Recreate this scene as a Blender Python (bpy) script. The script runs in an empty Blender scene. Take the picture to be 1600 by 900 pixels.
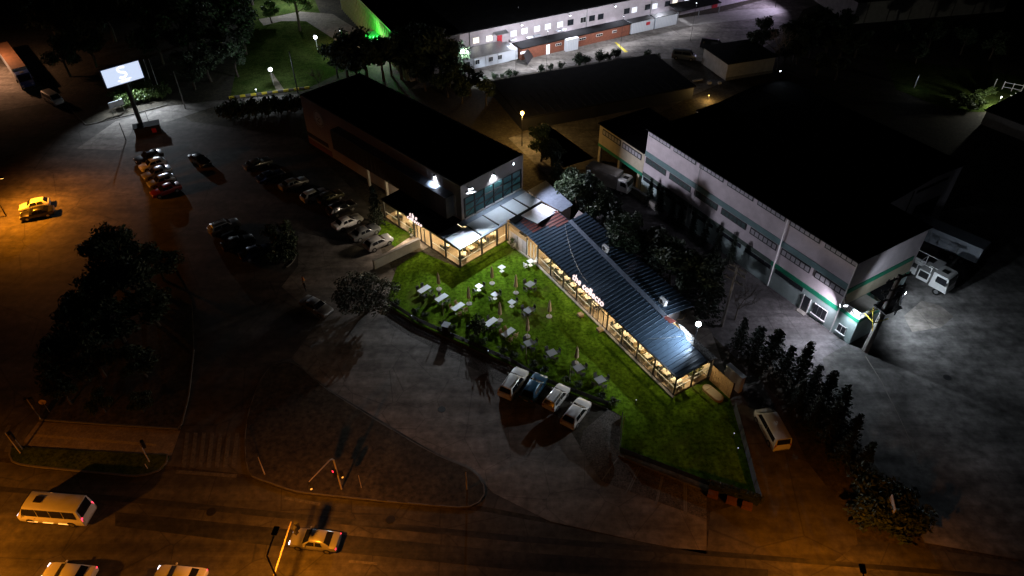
import bpy, bmesh, math, random
from mathutils import Vector, Matrix
random.seed(7)
SC = bpy.context.scene
COL = SC.collection
R = math.radians

# ------------------------------------------------------------------ camera
CAM_H, PITCH, FPX = 60.0, R(40.5), 1100.0
cd = bpy.data.cameras.new("camera")
cd.sensor_width = 36.0
cd.lens = 36.0 * FPX / 1600.0
cd.clip_start, cd.clip_end = 0.5, 3000.0
cam = bpy.data.objects.new("camera", cd)
COL.objects.link(cam)
cam.location = (0, 0, CAM_H)
cam.rotation_euler = (R(90) - PITCH, 0, 0)
SC.camera = cam

# ------------------------------------------------------------------ night sky, moonlight, exposure
W = bpy.data.worlds.new("World")
SC.world = W
W.use_nodes = True
nt = W.node_tree
bg = nt.nodes["Background"]
sky = nt.nodes.new("ShaderNodeTexSky")
sky.sky_type = 'NISHITA'
sky.sun_disc = False
sky.sun_elevation = R(-7.0)
sky.sun_rotation = R(200)
nt.links.new(sky.outputs[0], bg.inputs[0])
bg.inputs[1].default_value = 0.06
sd = bpy.data.lights.new("moonlight", 'SUN')
sd.energy = 0.004
sd.angle = R(0.5)
sd.color = (0.75, 0.85, 1.0)
so = bpy.data.objects.new("moonlight", sd)
COL.objects.link(so)
so.rotation_euler = (R(50), 0, R(20))
SC.view_settings.view_transform = 'Standard'
SC.view_settings.look = 'None'
SC.view_settings.exposure = 0.0
SC.view_settings.gamma = 1.0
SC.cycles.max_bounces = 6
SC.cycles.diffuse_bounces = 3
SC.cycles.glossy_bounces = 3
SC.cycles.transparent_max_bounces = 12
SC.cycles.sample_clamp_indirect = 3.0
SC.cycles.use_denoising = True

# ------------------------------------------------------------------ survey: point of the photograph -> point in the place
SP, CP = math.sin(PITCH), math.cos(PITCH)
def G(px, py, z=0.0):
    u, v = (px - 800) / FPX, (py - 450) / FPX
    t = (z - CAM_H) / (-SP - CP * v)
    return Vector((u * t, (CP - SP * v) * t))
def G3(px, py, z=0.0):
    g = G(px, py, z)
    return Vector((g.x, g.y, z))
def height_at(xy, py):
    best = (1e9, 0)
    for i in range(0, 1600):
        z = i * .02
        zc = CP * xy[1] - SP * (z - CAM_H)
        yc = -(SP * xy[1] + CP * (z - CAM_H))
        best = min(best, (abs(450 + FPX * yc / zc - py), z))
    return best[1]

# ------------------------------------------------------------------ materials
MATS = {}
def mat(name, col, rough=.7, metal=0., n=None, bump=0., emit=None, es=0., spec=None, coat=0., n2=None):
    """procedural surface: base colour broken by noise n=(scale, amount) and n2, fine relief by bump"""
    if name in MATS:
        return MATS[name]
    m = bpy.data.materials.new(name)
    m.use_nodes = True
    t = m.node_tree
    b = t.nodes["Principled BSDF"]
    b.inputs["Base Color"].default_value = (*col, 1)
    b.inputs["Roughness"].default_value = rough
    b.inputs["Metallic"].default_value = metal
    if spec is not None:
        b.inputs["Specular IOR Level"].default_value = spec
    if coat:
        b.inputs["Coat Weight"].default_value = coat
        b.inputs["Coat Roughness"].default_value = .08
    if emit:
        b.inputs["Emission Color"].default_value = (*emit, 1)
        b.inputs["Emission Strength"].default_value = es
    if n or bump:
        tc = t.nodes.new("ShaderNodeTexCoord")
        cur = None
        for k, q in enumerate((n, n2)):
            if not q:
                continue
            nz = t.nodes.new("ShaderNodeTexNoise")
            nz.inputs["Scale"].default_value = q[0]
            nz.inputs["Detail"].default_value = 6
            nz.inputs["Roughness"].default_value = .65
            t.links.new(tc.outputs["Object"], nz.inputs["Vector"])
            mr = t.nodes.new("ShaderNodeMapRange")
            mr.inputs[1].default_value, mr.inputs[2].default_value = .3, .7
            mr.inputs[3].default_value, mr.inputs[4].default_value = 1 - q[1], 1 + q[1]
            t.links.new(nz.outputs["Fac"], mr.inputs[0])
            mx = t.nodes.new("ShaderNodeMix")
            mx.data_type = 'RGBA'
            mx.blend_type = 'MULTIPLY'
            mx.inputs[0].default_value = 1
            if cur is None:
                mx.inputs[6].default_value = (*col, 1)
            else:
                t.links.new(cur, mx.inputs[6])
            t.links.new(mr.outputs[0], mx.inputs[7])
            cur = mx.outputs[2]
        if cur is not None:
            t.links.new(cur, b.inputs["Base Color"])
        if bump:
            nb = t.nodes.new("ShaderNodeTexNoise")
            nb.inputs["Scale"].default_value = bump
            nb.inputs["Detail"].default_value = 4
            t.links.new(tc.outputs["Object"], nb.inputs["Vector"])
            bp = t.nodes.new("ShaderNodeBump")
            bp.inputs["Strength"].default_value = .35
            bp.inputs["Distance"].default_value = .05
            t.links.new(nb.outputs["Fac"], bp.inputs["Height"])
            t.links.new(bp.outputs[0], b.inputs["Normal"])
    MATS[name] = m
    return m

def ground_mat(name, col, col2, scale, crack=0., streak=None, rough=.85, bump=3.0, grain=.35, spec=.25, worn=None):
    """worn ground: two colours mixed by large patches, fine grain, dark cracks and long wheel streaks"""
    m = bpy.data.materials.new(name)
    m.use_nodes = True
    t = m.node_tree
    L = t.links.new
    N = t.nodes.new
    b = t.nodes["Principled BSDF"]
    b.inputs["Roughness"].default_value = rough
    b.inputs["Specular IOR Level"].default_value = spec
    tc = N("ShaderNodeTexCoord")
    def noise(s, d=6, vec=None):
        z = N("ShaderNodeTexNoise")
        z.inputs["Scale"].default_value = s
        z.inputs["Detail"].default_value = d
        z.inputs["Roughness"].default_value = .62
        L(vec or tc.outputs["Object"], z.inputs["Vector"])
        return z.outputs["Fac"]
    def rng(x, a, c, lo, hi):
        z = N("ShaderNodeMapRange")
        z.inputs[1].default_value, z.inputs[2].default_value = a, c
        z.inputs[3].default_value, z.inputs[4].default_value = lo, hi
        L(x, z.inputs[0])
        return z.outputs[0]
    mx = N("ShaderNodeMix")
    mx.data_type = 'RGBA'
    L(rng(noise(scale), .35, .65, 0, 1), mx.inputs[0])
    mx.inputs[6].default_value = (*col, 1)
    mx.inputs[7].default_value = (*col2, 1)
    cur = mx.outputs[2]
    def mul(cur, f):
        z = N("ShaderNodeMix")
        z.data_type = 'RGBA'
        z.blend_type = 'MULTIPLY'
        z.inputs[0].default_value = 1
        L(cur, z.inputs[6])
        L(f, z.inputs[7])
        return z.outputs[2]
    cur = mul(cur, rng(noise(scale * 14, 5), .3, .7, 1 - grain, 1 + grain))
    cur = mul(cur, rng(noise(scale * 4, 4), .3, .7, .8, 1.2))
    if streak:
        mp = N("ShaderNodeMapping")
        mp.inputs["Rotation"].default_value = (0, 0, -streak[0])
        mp.inputs["Scale"].default_value = (streak[1], streak[2], 1)
        L(tc.outputs["Object"], mp.inputs["Vector"])
        cur = mul(cur, rng(noise(1.0, 5, mp.outputs[0]), .35, .65, .62, 1.3))
    if worn:
        w2 = N("ShaderNodeMix")
        w2.data_type = 'RGBA'
        L(rng(noise(worn[0], 5), worn[1], worn[1] + .12, 0, .75), w2.inputs[0])
        L(cur, w2.inputs[6])
        w2.inputs[7].default_value = (*worn[2], 1)
        cur = w2.outputs[2]
    if crack:
        v = N("ShaderNodeTexVoronoi")
        v.feature = 'DISTANCE_TO_EDGE'
        v.inputs["Scale"].default_value = crack
        L(tc.outputs["Object"], v.inputs["Vector"])
        cur = mul(cur, rng(v.outputs["Distance"], 0, .012, .6, 1))
    L(cur, b.inputs["Base Color"])
    bp = N("ShaderNodeBump")
    bp.inputs["Strength"].default_value = .4
    bp.inputs["Distance"].default_value = .04
    L(noise(bump, 5), bp.inputs["Height"])
    L(bp.outputs[0], b.inputs["Normal"])
    MATS[name] = m
    return m

def glass_mat(name, tint, gloss=.12):
    m = bpy.data.materials.new(name)
    m.use_nodes = True
    t = m.node_tree
    t.nodes.remove(t.nodes["Principled BSDF"])
    o = t.nodes["Material Output"]
    tr = t.nodes.new("ShaderNodeBsdfTransparent")
    tr.inputs[0].default_value = (*tint, 1)
    gl = t.nodes.new("ShaderNodeBsdfGlossy")
    gl.inputs["Roughness"].default_value = .03
    mx = t.nodes.new("ShaderNodeMixShader")
    mx.inputs[0].default_value = gloss
    t.links.new(tr.outputs[0], mx.inputs[1])
    t.links.new(gl.outputs[0], mx.inputs[2])
    t.links.new(mx.outputs[0], o.inputs[0])
    MATS[name] = m
    return m

M_ASPH = ground_mat("asphalt", (.060, .056, .052), (.085, .078, .07), .09, crack=.16, streak=(R(-4.7), .02, .5))
M_ASPHD = ground_mat("asphalt_dark", (.028, .028, .03), (.045, .043, .042), .12, streak=(R(-4.7), .02, .8))
M_LOT = ground_mat("lot_asphalt", (.066, .060, .056), (.10, .09, .082), .07, crack=.12, streak=(R(-30), .05, .3))
M_CONC = ground_mat("concrete_ground", (.155, .138, .125), (.205, .185, .17), .08, crack=.22, streak=(R(-35), .06, .45), worn=(.10, .60, (.10, .088, .078)))
M_YARD = ground_mat("yard_dirt", (.065, .063, .062), (.21, .20, .195), .06, crack=.0, streak=(R(50), .06, .5), grain=.5)
M_LANE = ground_mat("lane_concrete", (.075, .07, .075), (.12, .115, .12), .12, crack=.2, streak=(R(-58), .04, .5))
M_DIRT = ground_mat("bare_earth", (.035, .03, .022), (.06, .05, .035), .15, grain=.6)
M_LAWN = ground_mat("lawn_turf", (.044, .094, .006), (.075, .132, .010), .16, grain=.6, bump=9, rough=1.0, spec=0, streak=(R(45), .5, .12), worn=(.12, .56, (.07, .075, .02)))
M_GRASS = ground_mat("rough_turf", (.03, .052, .012), (.07, .09, .025), .25, grain=.6, bump=7, rough=.95, spec=0)
M_PAVE = ground_mat("grass_paver", (.07, .062, .055), (.12, .105, .095), .4, grain=.7, bump=12)
M_WALK = ground_mat("path_paving", (.20, .165, .13), (.28, .23, .185), .3, grain=.3)
M_KERB = mat("kerb_stone", (.13, .12, .11), .85, n=(2, .3), bump=10)
M_BLACK = mat("black_steel", (.018, .018, .02), .45, n=(4, .2))
M_DARK = mat("dark_cladding", (.009, .009, .010), .6, n=(1.5, .25))
M_ROOFBLK = mat("bitumen_roof", (.010, .010, .011), .95, spec=.06, n=(.6, .4), bump=6)
M_GREYW = mat("grey_facade", (.26, .225, .225), .75, n=(.6, .12), bump=12)
M_WHITE = mat("white_render", (.50, .445, .48), .8, n=(.7, .14), n2=(7, .06), bump=9)
M_WHITEP = mat("white_panel", (.55, .58, .64), .42, n=(1.0, .06))
M_PANEL = mat("awning_fabric", (.50, .54, .60), .6, n=(1.2, .07))
M_STEELW = mat("white_steel", (.75, .75, .76), .4, n=(3, .06))
M_ZINC = mat("zinc_sheet", (.22, .26, .34), .38, .45, n=(2, .2))
M_ROOF = mat("blue_roof_sheet", (.055, .086, .13), .30, .25, n=(1.2, .18), n2=(9, .08))
M_ROOFR = mat("red_roof_sheet", (.15, .045, .04), .45, .1, n=(3, .35))
M_STEEL = mat("galvanised_steel", (.34, .35, .36), .45, .6, n=(5, .2))
M_POLEP = mat("painted_pole", (.42, .36, .32), .5, n=(4, .15))
M_CONCP = mat("pole_concrete", (.16, .15, .14), .85, n=(3, .25), bump=14)
M_WALL = mat("cast_concrete", (.30, .28, .26), .85, n=(.9, .2), bump=10)
M_WOOD = mat("wood_plank", (.42, .27, .13), .6, n=(5, .25))
M_WOODD = mat("wood_floor", (.33, .235, .145), .5, n=(3, .2))
M_CREAM = mat("cream_wall", (.60, .52, .38), .8, n=(1, .1))
M_TABLE = mat("pale_table_top", (.62, .66, .72), .4, n=(6, .06))
M_TABLED = mat("grey_table_top", (.24, .26, .29), .5, n=(6, .1))
M_TABLEI = mat("oak_table_top", (.66, .58, .45), .45, n=(7, .15))
M_CHAIR = mat("charcoal_chair", (.045, .045, .05), .5, n=(6, .2))
M_RATTAN = mat("rattan_chair", (.30, .21, .11), .7, n=(12, .35))
M_CANVAS = mat("tan_canvas", (.40, .30, .19), .9, n=(5, .2))
M_TEAL = mat("teal_paint", (.11, .19, .20), .7, n=(1, .15))
M_GREENP = mat("green_paint", (.008, .20, .11), .6, n=(1, .15))
M_MINT = mat("mint_render", (.33, .42, .42), .8, n=(.8, .15), bump=9)
M_CREAMW = mat("cream_render", (.46, .40, .30), .8, n=(.7, .18), bump=9)
M_BRICK = mat("red_brick", (.19, .062, .035), .85, n=(2.5, .3), bump=16)
M_RED = mat("red_paint", (.5, .02, .03), .5, n=(3, .1))
M_YELL = mat("yellow_paint", (.60, .48, .03), .6, n=(5, .2))
M_TYRE = mat("tyre_rubber", (.012, .012, .012), .85, n=(8, .2))
M_RIM = mat("alloy_rim", (.4, .4, .42), .35, .8, n=(8, .1))
M_CGLASS = mat("car_glass", (.012, .014, .018), .06, n=(2, .1), spec=.6)
M_DGLASS = mat("dark_window_glass", (.02, .024, .03), .08, n=(2, .2), spec=.6)
M_TEALG = mat("teal_curtain_glass", (.06, .17, .18), .12, n=(.5, .25), spec=.6)
M_BARK = mat("bark", (.055, .042, .032), .9, n=(5, .4), bump=14)
M_BARKP = mat("pale_bark", (.19, .17, .15), .9, n=(5, .3), bump=14)
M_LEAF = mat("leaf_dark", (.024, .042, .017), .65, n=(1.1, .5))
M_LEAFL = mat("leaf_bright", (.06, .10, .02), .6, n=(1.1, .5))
M_LEAFO = mat("leaf_olive", (.075, .085, .06), .65, n=(1.3, .4))
M_LEAFC = mat("leaf_conifer", (.010, .021, .011), .7, n=(1.2, .45))
M_TWIG = mat("dry_twig", (.10, .085, .06), .9, n=(4, .3))
M_LAMPW = mat("lamp_lens_cool", (.9, .9, .9), .4, emit=(.85, .93, 1), es=14, n=(5, .02))
M_LAMPO = mat("lamp_lens_sodium", (.9, .7, .3), .4, emit=(1, .55, .12), es=14, n=(5, .02))
M_SIGN = mat("sign_letter_lit", (.25, .2, .2), .4, emit=(1, .78, .76), es=1.25, n=(5, .02))
M_SCREEN = mat("led_screen", (.5, .55, .7), .5, emit=(.66, .77, 1), es=.95, n=(5, .02))
M_SCRLOGO = mat("led_screen_logo", (.8, .8, .8), .5, emit=(1, .98, .95), es=1.3, n=(5, .02))
M_WINLIT = mat("lit_window", (.7, .7, .75), .5, emit=(.85, .9, 1), es=.9, n=(3, .3))
M_WINLITW = mat("lit_window_warm", (.7, .65, .55), .5, emit=(1, .9, .72), es=1.1, n=(3, .3))
M_REDL = mat("red_signal_lens", (.5, .02, .02), .4, emit=(1, .02, .05), es=5, n=(5, .02))
M_TAIL = mat("tail_light", (.35, .01, .015), .3, n=(9, .1))
M_TAILON = mat("tail_light_lit", (.5, .02, .03), .3, emit=(1, .03, .07), es=4.5, n=(9, .1))
M_HEAD = mat("headlight_glass", (.55, .56, .58), .15, n=(9, .1))
M_HEADON = mat("headlight_lit", (.8, .8, .85), .2, emit=(.85, .85, 1), es=3.0, n=(9, .1))
M_PLATE = mat("number_plate", (.6, .6, .6), .5, n=(9, .1))
M_GLASS = glass_mat("clear_glass", (.97, .97, .95), .07)
M_SKIN = mat("skin", (.45, .28, .2), .6, n=(9, .1))
M_CLOTHO = mat("orange_jacket", (.55, .20, .04), .85, n=(7, .2))
M_CLOTHD = mat("dark_trousers", (.03, .03, .04), .9, n=(7, .2))

# ------------------------------------------------------------------ mesh builder
class MB:
    def __init__(s):
        s.v, s.f = [], []
    def add(s, vs, fs):
        k = len(s.v)
        s.v += [Vector(p) for p in vs]
        s.f += [tuple(i + k for i in f) for f in fs]
        return s
    def box(s, c, d, rz=0., rx=0., ry=0.):
        x, y, z = d[0] / 2, d[1] / 2, d[2] / 2
        m = Matrix.Rotation(rz, 3, 'Z') @ Matrix.Rotation(ry, 3, 'Y') @ Matrix.Rotation(rx, 3, 'X')
        p = [m @ Vector((a * x, b * y, e * z)) + Vector(c) for e in (-1, 1) for a, b in ((-1, -1), (1, -1), (1, 1), (-1, 1))]
        return s.add(p, [(3, 2, 1, 0), (4, 5, 6, 7), (0, 1, 5, 4), (1, 2, 6, 5), (2, 3, 7, 6), (3, 0, 4, 7)])
    def prism(s, pts, z0, z1):
        n = len(pts)
        a = sum(pts[i][0] * pts[(i + 1) % n][1] - pts[(i + 1) % n][0] * pts[i][1] for i in range(n))
        if a < 0:
            pts = pts[::-1]
        vs = [(p[0], p[1], z0) for p in pts] + [(p[0], p[1], z1) for p in pts]
        return s.add(vs, [tuple(range(n - 1, -1, -1)), tuple(range(n, 2 * n))] + [(i, (i + 1) % n, n + (i + 1) % n, n + i) for i in range(n)])
    def sheet(s, pts, z):
        n = len(pts)
        a = sum(pts[i][0] * pts[(i + 1) % n][1] - pts[(i + 1) % n][0] * pts[i][1] for i in range(n))
        if a < 0:
            pts = pts[::-1]
        return s.add([(p[0], p[1], z) for p in pts], [tuple(range(n))])
    def slab(s, pts, th):
        """thick plate: polygon of 3-D points, thickness straight down"""
        n = len(pts)
        vs = [Vector(p) for p in pts] + [Vector(p) - Vector((0, 0, th)) for p in pts]
        return s.add(vs, [tuple(range(n)), tuple(range(2 * n - 1, n - 1, -1))] + [((i + 1) % n, i, n + i, n + (i + 1) % n) for i in range(n)])
    def plate(s, pts, th):
        """thick plate along its own normal (outwards)"""
        p = [Vector(q) for q in pts]
        nn = (p[1] - p[0]).cross(p[2] - p[0]).normalized() * th
        n = len(p)
        return s.add(p + [q + nn for q in p], [tuple(range(n - 1, -1, -1)), tuple(range(n, 2 * n))] + [(i, (i + 1) % n, n + (i + 1) % n, n + i) for i in range(n)])
    def tube(s, a, b, r0, r1=None, n=8):
        a, b = Vector(a), Vector(b)
        r1 = r0 if r1 is None else r1
        d = (b - a).normalized()
        u = d.orthogonal().normalized()
        w = d.cross(u)
        vs = []
        for p, r in ((a, r0), (b, r1)):
            vs += [p + (u * math.cos(2 * math.pi * i / n) + w * math.sin(2 * math.pi * i / n)) * r for i in range(n)]
        return s.add(vs, [tuple(range(n - 1, -1, -1)), tuple(range(n, 2 * n))] + [(i, (i + 1) % n, n + (i + 1) % n, n + i) for i in range(n)])
    def path(s, pts, r, n=6):
        for i in range(len(pts) - 1):
            s.tube(pts[i], pts[i + 1], r if not isinstance(r, (list, tuple)) else r[i], r if not isinstance(r, (list, tuple)) else r[i + 1], n)
        return s
    def lathe(s, prof, n=14, c=(0, 0, 0)):
        vs, fs = [], []
        for r, z in prof:
            vs += [(c[0] + r * math.cos(2 * math.pi * i / n), c[1] + r * math.sin(2 * math.pi * i / n), c[2] + z) for i in range(n)]
        for k in range(len(prof) - 1):
            fs += [(k * n + i, k * n + (i + 1) % n, (k + 1) * n + (i + 1) % n, (k + 1) * n + i) for i in range(n)]
        fs += [tuple(range(n - 1, -1, -1)), tuple(range((len(prof) - 1) * n, len(prof) * n))]
        return s.add(vs, fs)
    def mesh(s, name, m, smooth=False, bevel=0.):
        me = bpy.data.meshes.new(name)
        me.from_pydata([tuple(p) for p in s.v], [], s.f)
        if bevel:
            bm = bmesh.new()
            bm.from_mesh(me)
            bmesh.ops.bevel(bm, geom=bm.edges[:], offset=bevel, segments=2, affect='EDGES', profile=.6)
            bm.to_mesh(me)
            bm.free()
        me.materials.append(m)
        if smooth:
            me.polygons.foreach_set('use_smooth', [True] * len(me.polygons))
        me.update()
        return me
    def obj(s, name, m, parent=None, loc=(0, 0, 0), rz=0., smooth=False, bevel=0.):
        return link(name, s.mesh(name, m, smooth, bevel), parent, loc, rz)

def link(name, me, parent=None, loc=(0, 0, 0), rz=0., scale=None):
    o = bpy.data.objects.new(name, me)
    COL.objects.link(o)
    o.location = loc
    o.rotation_euler = (0, 0, rz)
    if scale:
        o.scale = scale
    if parent:
        o.parent = parent
    return o
def tag(o, label, cat, group=None):
    o['label'] = label
    o['category'] = cat
    if group:
        o['group'] = group
    return o
def thing(name, label, cat, loc=(0, 0, 0), rz=0., group=None):
    if len(loc) == 2:
        loc = (loc[0], loc[1], 0)
    return tag(link(name, None, None, loc, rz), label, cat, group)
def setting(name, mb, m, kind='structure'):
    o = mb.obj(name, m)
    o['kind'] = kind
    return o
def dup(root, loc, rz=0., label=None, group=None, scale=None):
    """copy a thing with its parts and sub-parts; meshes are shared"""
    r = root.copy()
    COL.objects.link(r)
    r.location = loc if len(loc) == 3 else (loc[0], loc[1], 0)
    r.rotation_euler = (0, 0, rz)
    if scale:
        r.scale = scale if isinstance(scale, (tuple, list)) else (scale,) * 3
    if label:
        r['label'] = label
    if group:
        r['group'] = group
    for ch in root.children:
        c = ch.copy()
        COL.objects.link(c)
        c.parent = r
        for g in ch.children:
            d = g.copy()
            COL.objects.link(d)
            d.parent = c
    return r
def lamp(name, kind, loc, power, col, parent=None, radius=.12, aim=None, size=150, blend=.6):
    l = bpy.data.lights.new(name, kind)
    l.energy = power
    l.color = col
    l.shadow_soft_size = radius
    o = bpy.data.objects.new(name, l)
    COL.objects.link(o)
    o.location = loc
    if kind == 'SPOT':
        l.spot_size = R(size)
        l.spot_blend = blend
        d = Vector(aim) - Vector(loc)
        o.rotation_euler = d.to_track_quat('-Z', 'Y').to_euler()
    if parent:
        o.parent = parent
        o.matrix_parent_inverse = Matrix.LocRotScale(parent.location, parent.rotation_euler, parent.scale).inverted()
    return o
COOL, WARM, SODIUM = (.80, .90, 1.0), (1.0, .78, .46), (1.0, .29, .012)

# ------------------------------------------------------------------ ground, roads, lawns
class Frame:
    """a building's own axes: origin on the ground, x along its long face, y away from that face"""
    def __init__(s, o, deg):
        s.o, s.a = Vector(o), R(deg)
        s.e = Vector((math.cos(s.a), math.sin(s.a)))
        s.m = Vector((-s.e.y, s.e.x))
    def w(s, x, y, z=None):
        p = s.o + s.e * x + s.m * y
        return p if z is None else Vector((p.x, p.y, z))
    def l(s, p):
        d = Vector((p[0], p[1])) - s.o
        return Vector((d.dot(s.e), d.dot(s.m)))
PG = Frame(G(719.7, 417.7), -45)        # glass pergola and grey hall
WF = Frame(G(838, 410), -58.5)          # long restaurant wing
WH = Frame(G(1297.4, 517), -58.5)       # white warehouse
TF = Frame(G(721, 112), 28.8)           # white block beyond the yard
def gp(*px, z=0.):
    return [G(x, y, z) for x, y in px]

ground = MB().sheet([(-900, -60), (900, -60), (900, 1100), (-900, 1100)], -.004)
setting("ground", ground, M_DIRT)
setting("parking_lot", MB().sheet(gp((-120, 60), (20, 80), (60, 125), (85, 162), (135, 197), (262, 166), (300, 190), (470, 215), (600, 345), (586, 360), (600, 404), (612, 480), (640, 520), (785, 600), (940, 755), (1104, 815), (1104, 860), (760, 792), (388, 742), (268, 728), (0, 716), (-300, 705)), .004), M_LOT)
setting("upper_street", MB().sheet(gp((-150, 40), (-20, 75), (28, 95), (60, 128), (84, 160), (75, 161), (0, 173), (-150, 190)), .010), M_CONC)
setting("main_road", MB().sheet(gp((-400, 690), (0, 722), (18, 724), (32, 729), (175, 744), (215, 747), (250, 739), (268, 735), (388, 748), (462, 772), (575, 784), (650, 791), (725, 797), (760, 800), (900, 826), (1104, 868), (1300, 880), (1340, 840), (1430, 855), (1600, 880), (2000, 930)) + [Vector((140, -20)), Vector((-140, -20))], .008), M_ASPH)
band = gp((-300, 738), (0, 760), (200, 776), (400, 796), (800, 836), (1200, 868), (1650, 905), (1650, 912), (1200, 876), (800, 846), (400, 806), (200, 785), (0, 768), (-300, 745))
setting("asphalt_patch_strip", MB().sheet(band, .012), M_ASPHD)
setting("asphalt_patch_lane", MB().sheet(gp((180, 800), (400, 822), (800, 862), (1200, 890), (1200, 915), (800, 890), (400, 850), (180, 822)), .012), M_ASPHD)
setting("concrete_lot", MB().sheet(gp((465, 362), (510, 372), (560, 385), (602, 402), (618, 428), (612, 480), (640, 520), (785, 598), (880, 655), (940, 752), (1104, 812), (1104, 866), (1000, 846), (860, 815), (770, 770), (735, 733), (680, 708), (620, 672), (510, 606), (455, 560), (500, 500), (440, 448), (466, 415)), .012), M_CONC)
setting("paver_strip", MB().sheet(gp((605, 479), (650, 508), (800, 573), (785, 599), (637, 524), (600, 500)), .020), M_PAVE)
setting("paver_bays", MB().sheet(gp((912, 672), (950, 640), (972, 652), (968, 712), (1104, 768), (1104, 812), (940, 752), (905, 700)), .020), M_PAVE)
lawn_px = ((656.5, 393), (717, 418.6), (792, 376), (836, 409), (1052, 620), (1106, 592), (1140, 622), (1150, 650), (1184, 778), (968, 706), (971, 650), (950, 638), (850, 600), (800, 571), (650, 506), (605, 477), (612, 440), (620.6, 416.7))
setting("lawn", MB().sheet(gp(*lawn_px), .024), M_LAWN)
setting("lawn_strip", MB().sheet(gp((597, 342), (652, 372), (617, 386), (583, 361)), .024), M_LAWN)
setting("entrance_path", MB().sheet(gp((645, 368), (670, 386), (657, 393), (604, 401), (597, 399)), .030), M_WALK)
setting("lane", MB().sheet([WH.w(-62, -8.5), WH.w(-62, .2), WH.w(3.2, .2), WH.w(6, -1)] + gp((1330, 600), (1250, 600), (1190, 560), (1150, 560)), .012), M_LANE)
setting("side_lane", MB().sheet(gp((1108, 560), (1160, 570), (1215, 620), (1260, 720), (1335, 815), (1340, 850), (1300, 880), (1104, 868), (1110, 800), (1184, 780), (1150, 650)), .010), M_LOT)
setting("yard", MB().sheet(gp((1318, 541), (1285, 560), (1300, 620), (1340, 690), (1400, 770), (1445, 848), (1600, 876), (1800, 900), (1750, 450)) + [WH.w(34, 62), WH.w(-6, 45), WH.w(-9, 34), WH.w(-8, 14), WH.w(1.5, 11), WH.w(2.6, 0)], .016), M_YARD)
setting("loading_pad", MB().sheet(gp((1412, 494), (1440, 470), (1470, 478), (1490, 495), (1470, 512), (1425, 519)), .022), M_CONC)
setting("factory_yard", MB().sheet(gp((560, 60), (700, 95), (640, 140), (720, 130), (800, 119), (905, 101), (985, 88), (1040, 92), (1100, 96), (1150, 92), (1190, 76), (1235, 50), (1255, 15), (1330, -12), (1240, -14), (1100, 26), (980, 56), (800, 96), (720, 108), (690, 80)), .012), M_CONC)
setting("yard_ramp", MB().sheet(gp((1035, 32), (1150, 16), (1215, 12), (1240, 16), (1190, 28), (1060, 42)), .020), M_WALL)
setting("park_lawn", MB().sheet(gp((330, -40), (480, -30), (500, 20), (560, 100), (470, 143), (360, 150), (380, 60)), .008), M_GRASS)
setting("park_path", MB().sheet(gp((404, 30), (440, 24), (468, 18), (520, 22), (580, 60), (600, 90), (560, 100), (520, 60), (478, 33), (440, 33), (412, 40)), .016), M_WALK)
setting("park_footpath", MB().sheet(gp((421, 116), (426, 114), (446, 143), (433, 145)), .016), M_WALK)
setting("service_road", MB().sheet(gp((180, 190), (262, 166), (330, 158), (430, 150), (475, 146), (475, 152), (430, 157), (330, 168), (264, 190), (207, 203), (190, 235), (120, 232)), .016), M_CONC)
setting("back_field", MB().sheet(gp((1380, 90), (1530, 110), (1600, 120), (1600, 160), (1560, 175), (1490, 175), (1400, 140)), .008), M_GRASS)
setting("amber_yard", MB().sheet(gp((830, 175), (1000, 135), (1150, 120), (1080, 150), (960, 215), (935, 245), (880, 262), (860, 235)), .012), M_LANE)
# raised traffic islands: earth bodies with kerbs of single stones
def smooth_pts(pts, n=6, closed=True):
    out, k = [], len(pts)
    for i in range(k if closed else k - 1):
        p = [pts[(i + d) % k] if closed else pts[min(max(i + d, 0), k - 1)] for d in (-1, 0, 1, 2)]
        for j in range(n):
            t = j / n
            out.append(.5 * ((2 * p[1]) + (p[2] - p[0]) * t + (2 * p[0] - 5 * p[1] + 4 * p[2] - p[3]) * t * t + (3 * p[1] - p[0] - 3 * p[2] + p[3]) * t ** 3))
    if not closed:
        out.append(pts[-1])
    return out
STONE = {}
def kerb(name, pts, z, h=.13, w=.16, step=1.0, mats=(None,), closed=False):
    root = link(name, None)
    root['kind'] = 'structure'
    if closed:
        pts = pts + [pts[0]]
    seg = [(pts[i + 1] - pts[i]).length for i in range(len(pts) - 1)]
    tot = sum(seg)
    n = max(1, int(tot / step))
    def at(d):
        for i, s in enumerate(seg):
            if d <= s or i == len(seg) - 1:
                return pts[i] + (pts[i + 1] - pts[i]) * min(1, d / max(s, 1e-6))
            d -= s
    for i in range(n):
        a, b = at(tot * i / n), at(tot * (i + 1) / n)
        d = b - a
        m = mats[i % len(mats)] or M_KERB
        key = (m.name, h, w)
        if key not in STONE:
            STONE[key] = MB().box((0, 0, 0), (1, w, h)).mesh("kerb_stone", m, bevel=.012)
        c = (a + b) / 2
        o = link("kerb_stone", STONE[key], root, (c.x, c.y, z + h / 2 + random.uniform(-.008, .008)), math.atan2(d.y, d.x), (max(d.length - .015, .05), 1, 1))
    return root
isl = smooth_pts(gp((388, 735), (386, 660), (410, 590), (440, 566), (470, 575), (512, 610), (625, 680), (685, 713), (735, 735), (757, 762), (750, 784), (725, 793), (650, 788), (575, 781), (500, 773), (462, 768), (420, 754)))
setting("traffic_island", MB().prism(isl, 0, .125), M_DIRT)
kerb("island_kerb", isl, 0, .13, .12, closed=True)
med = gp((62, 656), (66, 600), (100, 520), (140, 440), (180, 370), (260, 400), (300, 470), (303, 547), (295, 620), (282, 671))
setting("tree_island", MB().prism(med, 0, .125), M_DIRT)
kerb("tree_island_kerb", gp((303, 547), (295, 620), (282, 671), (170, 664), (62, 656)), 0, .15)
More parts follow.
